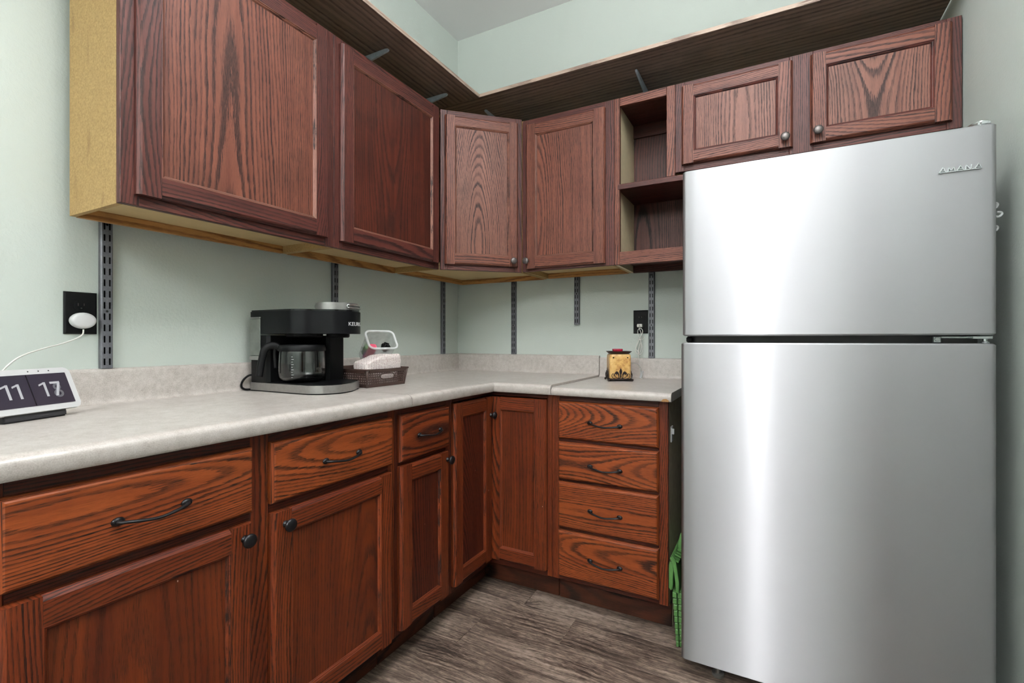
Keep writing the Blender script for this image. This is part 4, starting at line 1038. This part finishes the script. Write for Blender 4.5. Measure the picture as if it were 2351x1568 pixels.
# cord, switch and plug of the warmer
inv = (Matrix.Translation(WM) @ Matrix.Rotation(math.radians(26), 4, 'Z')).inverted()
W2 = lambda p: inv @ Vector(p)
def wc(name, pts, rad=.0018, n=8):
    bm = bmesh.new(); add_tube(bm, [W2(p) for p in spline(pts, n)], rad, 8); return link(name, bm_mesh(bm), 'cord_w', r, True)
wc('cord', [(1.112, -.165, .990), (1.124, -.13, .992), (1.138, -.085, .974), (1.147, -.06, .940), (1.147, -.052, .915), (1.140, -.048, .912), (1.134, -.042, .928), (1.128, -.030, .975), (1.121, -.030, 1.020), (1.118, -.028, 1.045), (1.107, -.026, 1.055), (1.112, -.026, 1.080), (1.128, -.026, 1.110), (1.140, -.026, 1.140), (1.136, -.026, 1.156), (1.126, -.026, 1.160), (1.117, -.026, 1.150), (1.117, -.025, 1.130), (1.126, -.025, 1.105), (1.139, -.025, 1.070), (1.139, -.025, 1.045), (1.130, -.024, 1.029), (1.120, -.022, 1.034), (1.120, -.022, 1.06), (1.130, -.021, 1.095), (1.132, -.020, 1.13), (1.122, -.018, 1.16), (1.119, -.016, 1.178)])
wc('cord_loop', [(1.126, -.030, 1.105), (1.110, -.030, 1.070), (1.106, -.030, 1.045), (1.118, -.030, 1.030), (1.132, -.030, 1.05), (1.134, -.030, 1.08), (1.128, -.030, 1.105)])
wc('cord_tie', [(1.116, -.032, 1.104), (1.126, -.034, 1.102), (1.138, -.032, 1.103), (1.148, -.030, 1.112), (1.146, -.028, 1.120)], .0014)
bm = bmesh.new(); add_box(bm, (1.1125, -.030, 1.165), (1.1375, -.0081, 1.182), .003, 2); add_lathe(bm, [(0, .012), (.006, .012), (.0075, 0), (0, 0)], 14, Matrix.Translation((1.121, -.030, 1.1735)) @ Matrix.Rotation(PI/2, 4, 'X'))
link('plug', xform(bm_mesh(bm), inv), 'cord_w', r, math.radians(40))
bm = bmesh.new(); add_box(bm, (-.006, -.005, -.019), (.006, .005, .019), .003, 2)
link('cord_switch', xform(xform(bm_mesh(bm), Matrix.Translation((1.1405, -.052, .930)) @ Matrix.Rotation(.25, 4, 'Y')), inv), 'white', r, math.radians(40))

# ------------------------------------------------------------------ folded step stool in the gap
ST = Vector((1.408, -.5, 0))
r = root('step_stool', ST, 'bright green plastic step stool folded flat between drawers and refrigerator', 'stool')
def panel(prof, y0, y1, mat='green', name='leg_panel', bev=.003):
    bm = bmesh.new(); A = [bm.verts.new((x-ST.x, y0-ST.y, z)) for x, z in prof]; B = [bm.verts.new((x-ST.x, y1-ST.y, z)) for x, z in prof]; n = len(prof)
    for i in range(n): bm.faces.new((A[i], A[(i+1) % n], B[(i+1) % n], B[i]))
    bm.faces.new(A[::-1]); bm.faces.new(B)
    bmesh.ops.bevel(bm, geom=[e for e in bm.edges], offset=bev, segments=2, affect='EDGES'); return link(name, bm_mesh(bm), mat, r, math.radians(40))
YF = -.655
p1 = panel([(1.4085, .002), (1.4175, .002), (1.4085, .205), (1.394, .205)], YF+.008, -.36)
p2 = panel([(1.4205, .002), (1.4285, .002), (1.4285, .205), (1.4125, .205)], YF+.012, -.36)
for pnl, xa, xb, ym in ((p1, 1.4115, 1.4005, YF), (p2, 1.4235, 1.4190, YF+.004)):
    for q in range(9):
        t = q/9; z = .006+q*.0215; x = xa+(xb-xa)*t; hw = .0048+.0028*t
        bm = bmesh.new(); add_box(bm, (x-hw-ST.x, ym-ST.y, z), (x+hw-ST.x, ym+.010-ST.y, z+.0195), .0018, 1); link('rib', bm_mesh(bm), 'green', pnl)
panel([(1.386, .215), (1.398, .212), (1.4015, .290), (1.400, .312), (1.392, .318), (1.386, .306)], YF-.022, -.38, name='shoulder', bev=.004)
panel([(1.410, .206), (1.420, .205), (1.4195, .25), (1.409, .316), (1.398, .334), (1.391, .330), (1.388, .320), (1.394, .316), (1.402, .310)], YF-.018, -.38, name='shoulder', bev=.0025)
for q in range(5):
    z = .318+q*.0068; x = 1.396+q*.0032
    panel([(x, z), (x+.020, z-.008), (x+.022, z-.004), (x+.002, z+.0045)], YF-.010+q*.006, -.40, 'green' if q % 2 == 0 else 'green_dk', 'hinge_knuckle', .0012)
panel([(1.409, .345), (1.421, .340), (1.427, .380), (1.422, .405), (1.416, .398), (1.410, .372)], YF+.030, -.42, name='seat_panel', bev=.003)
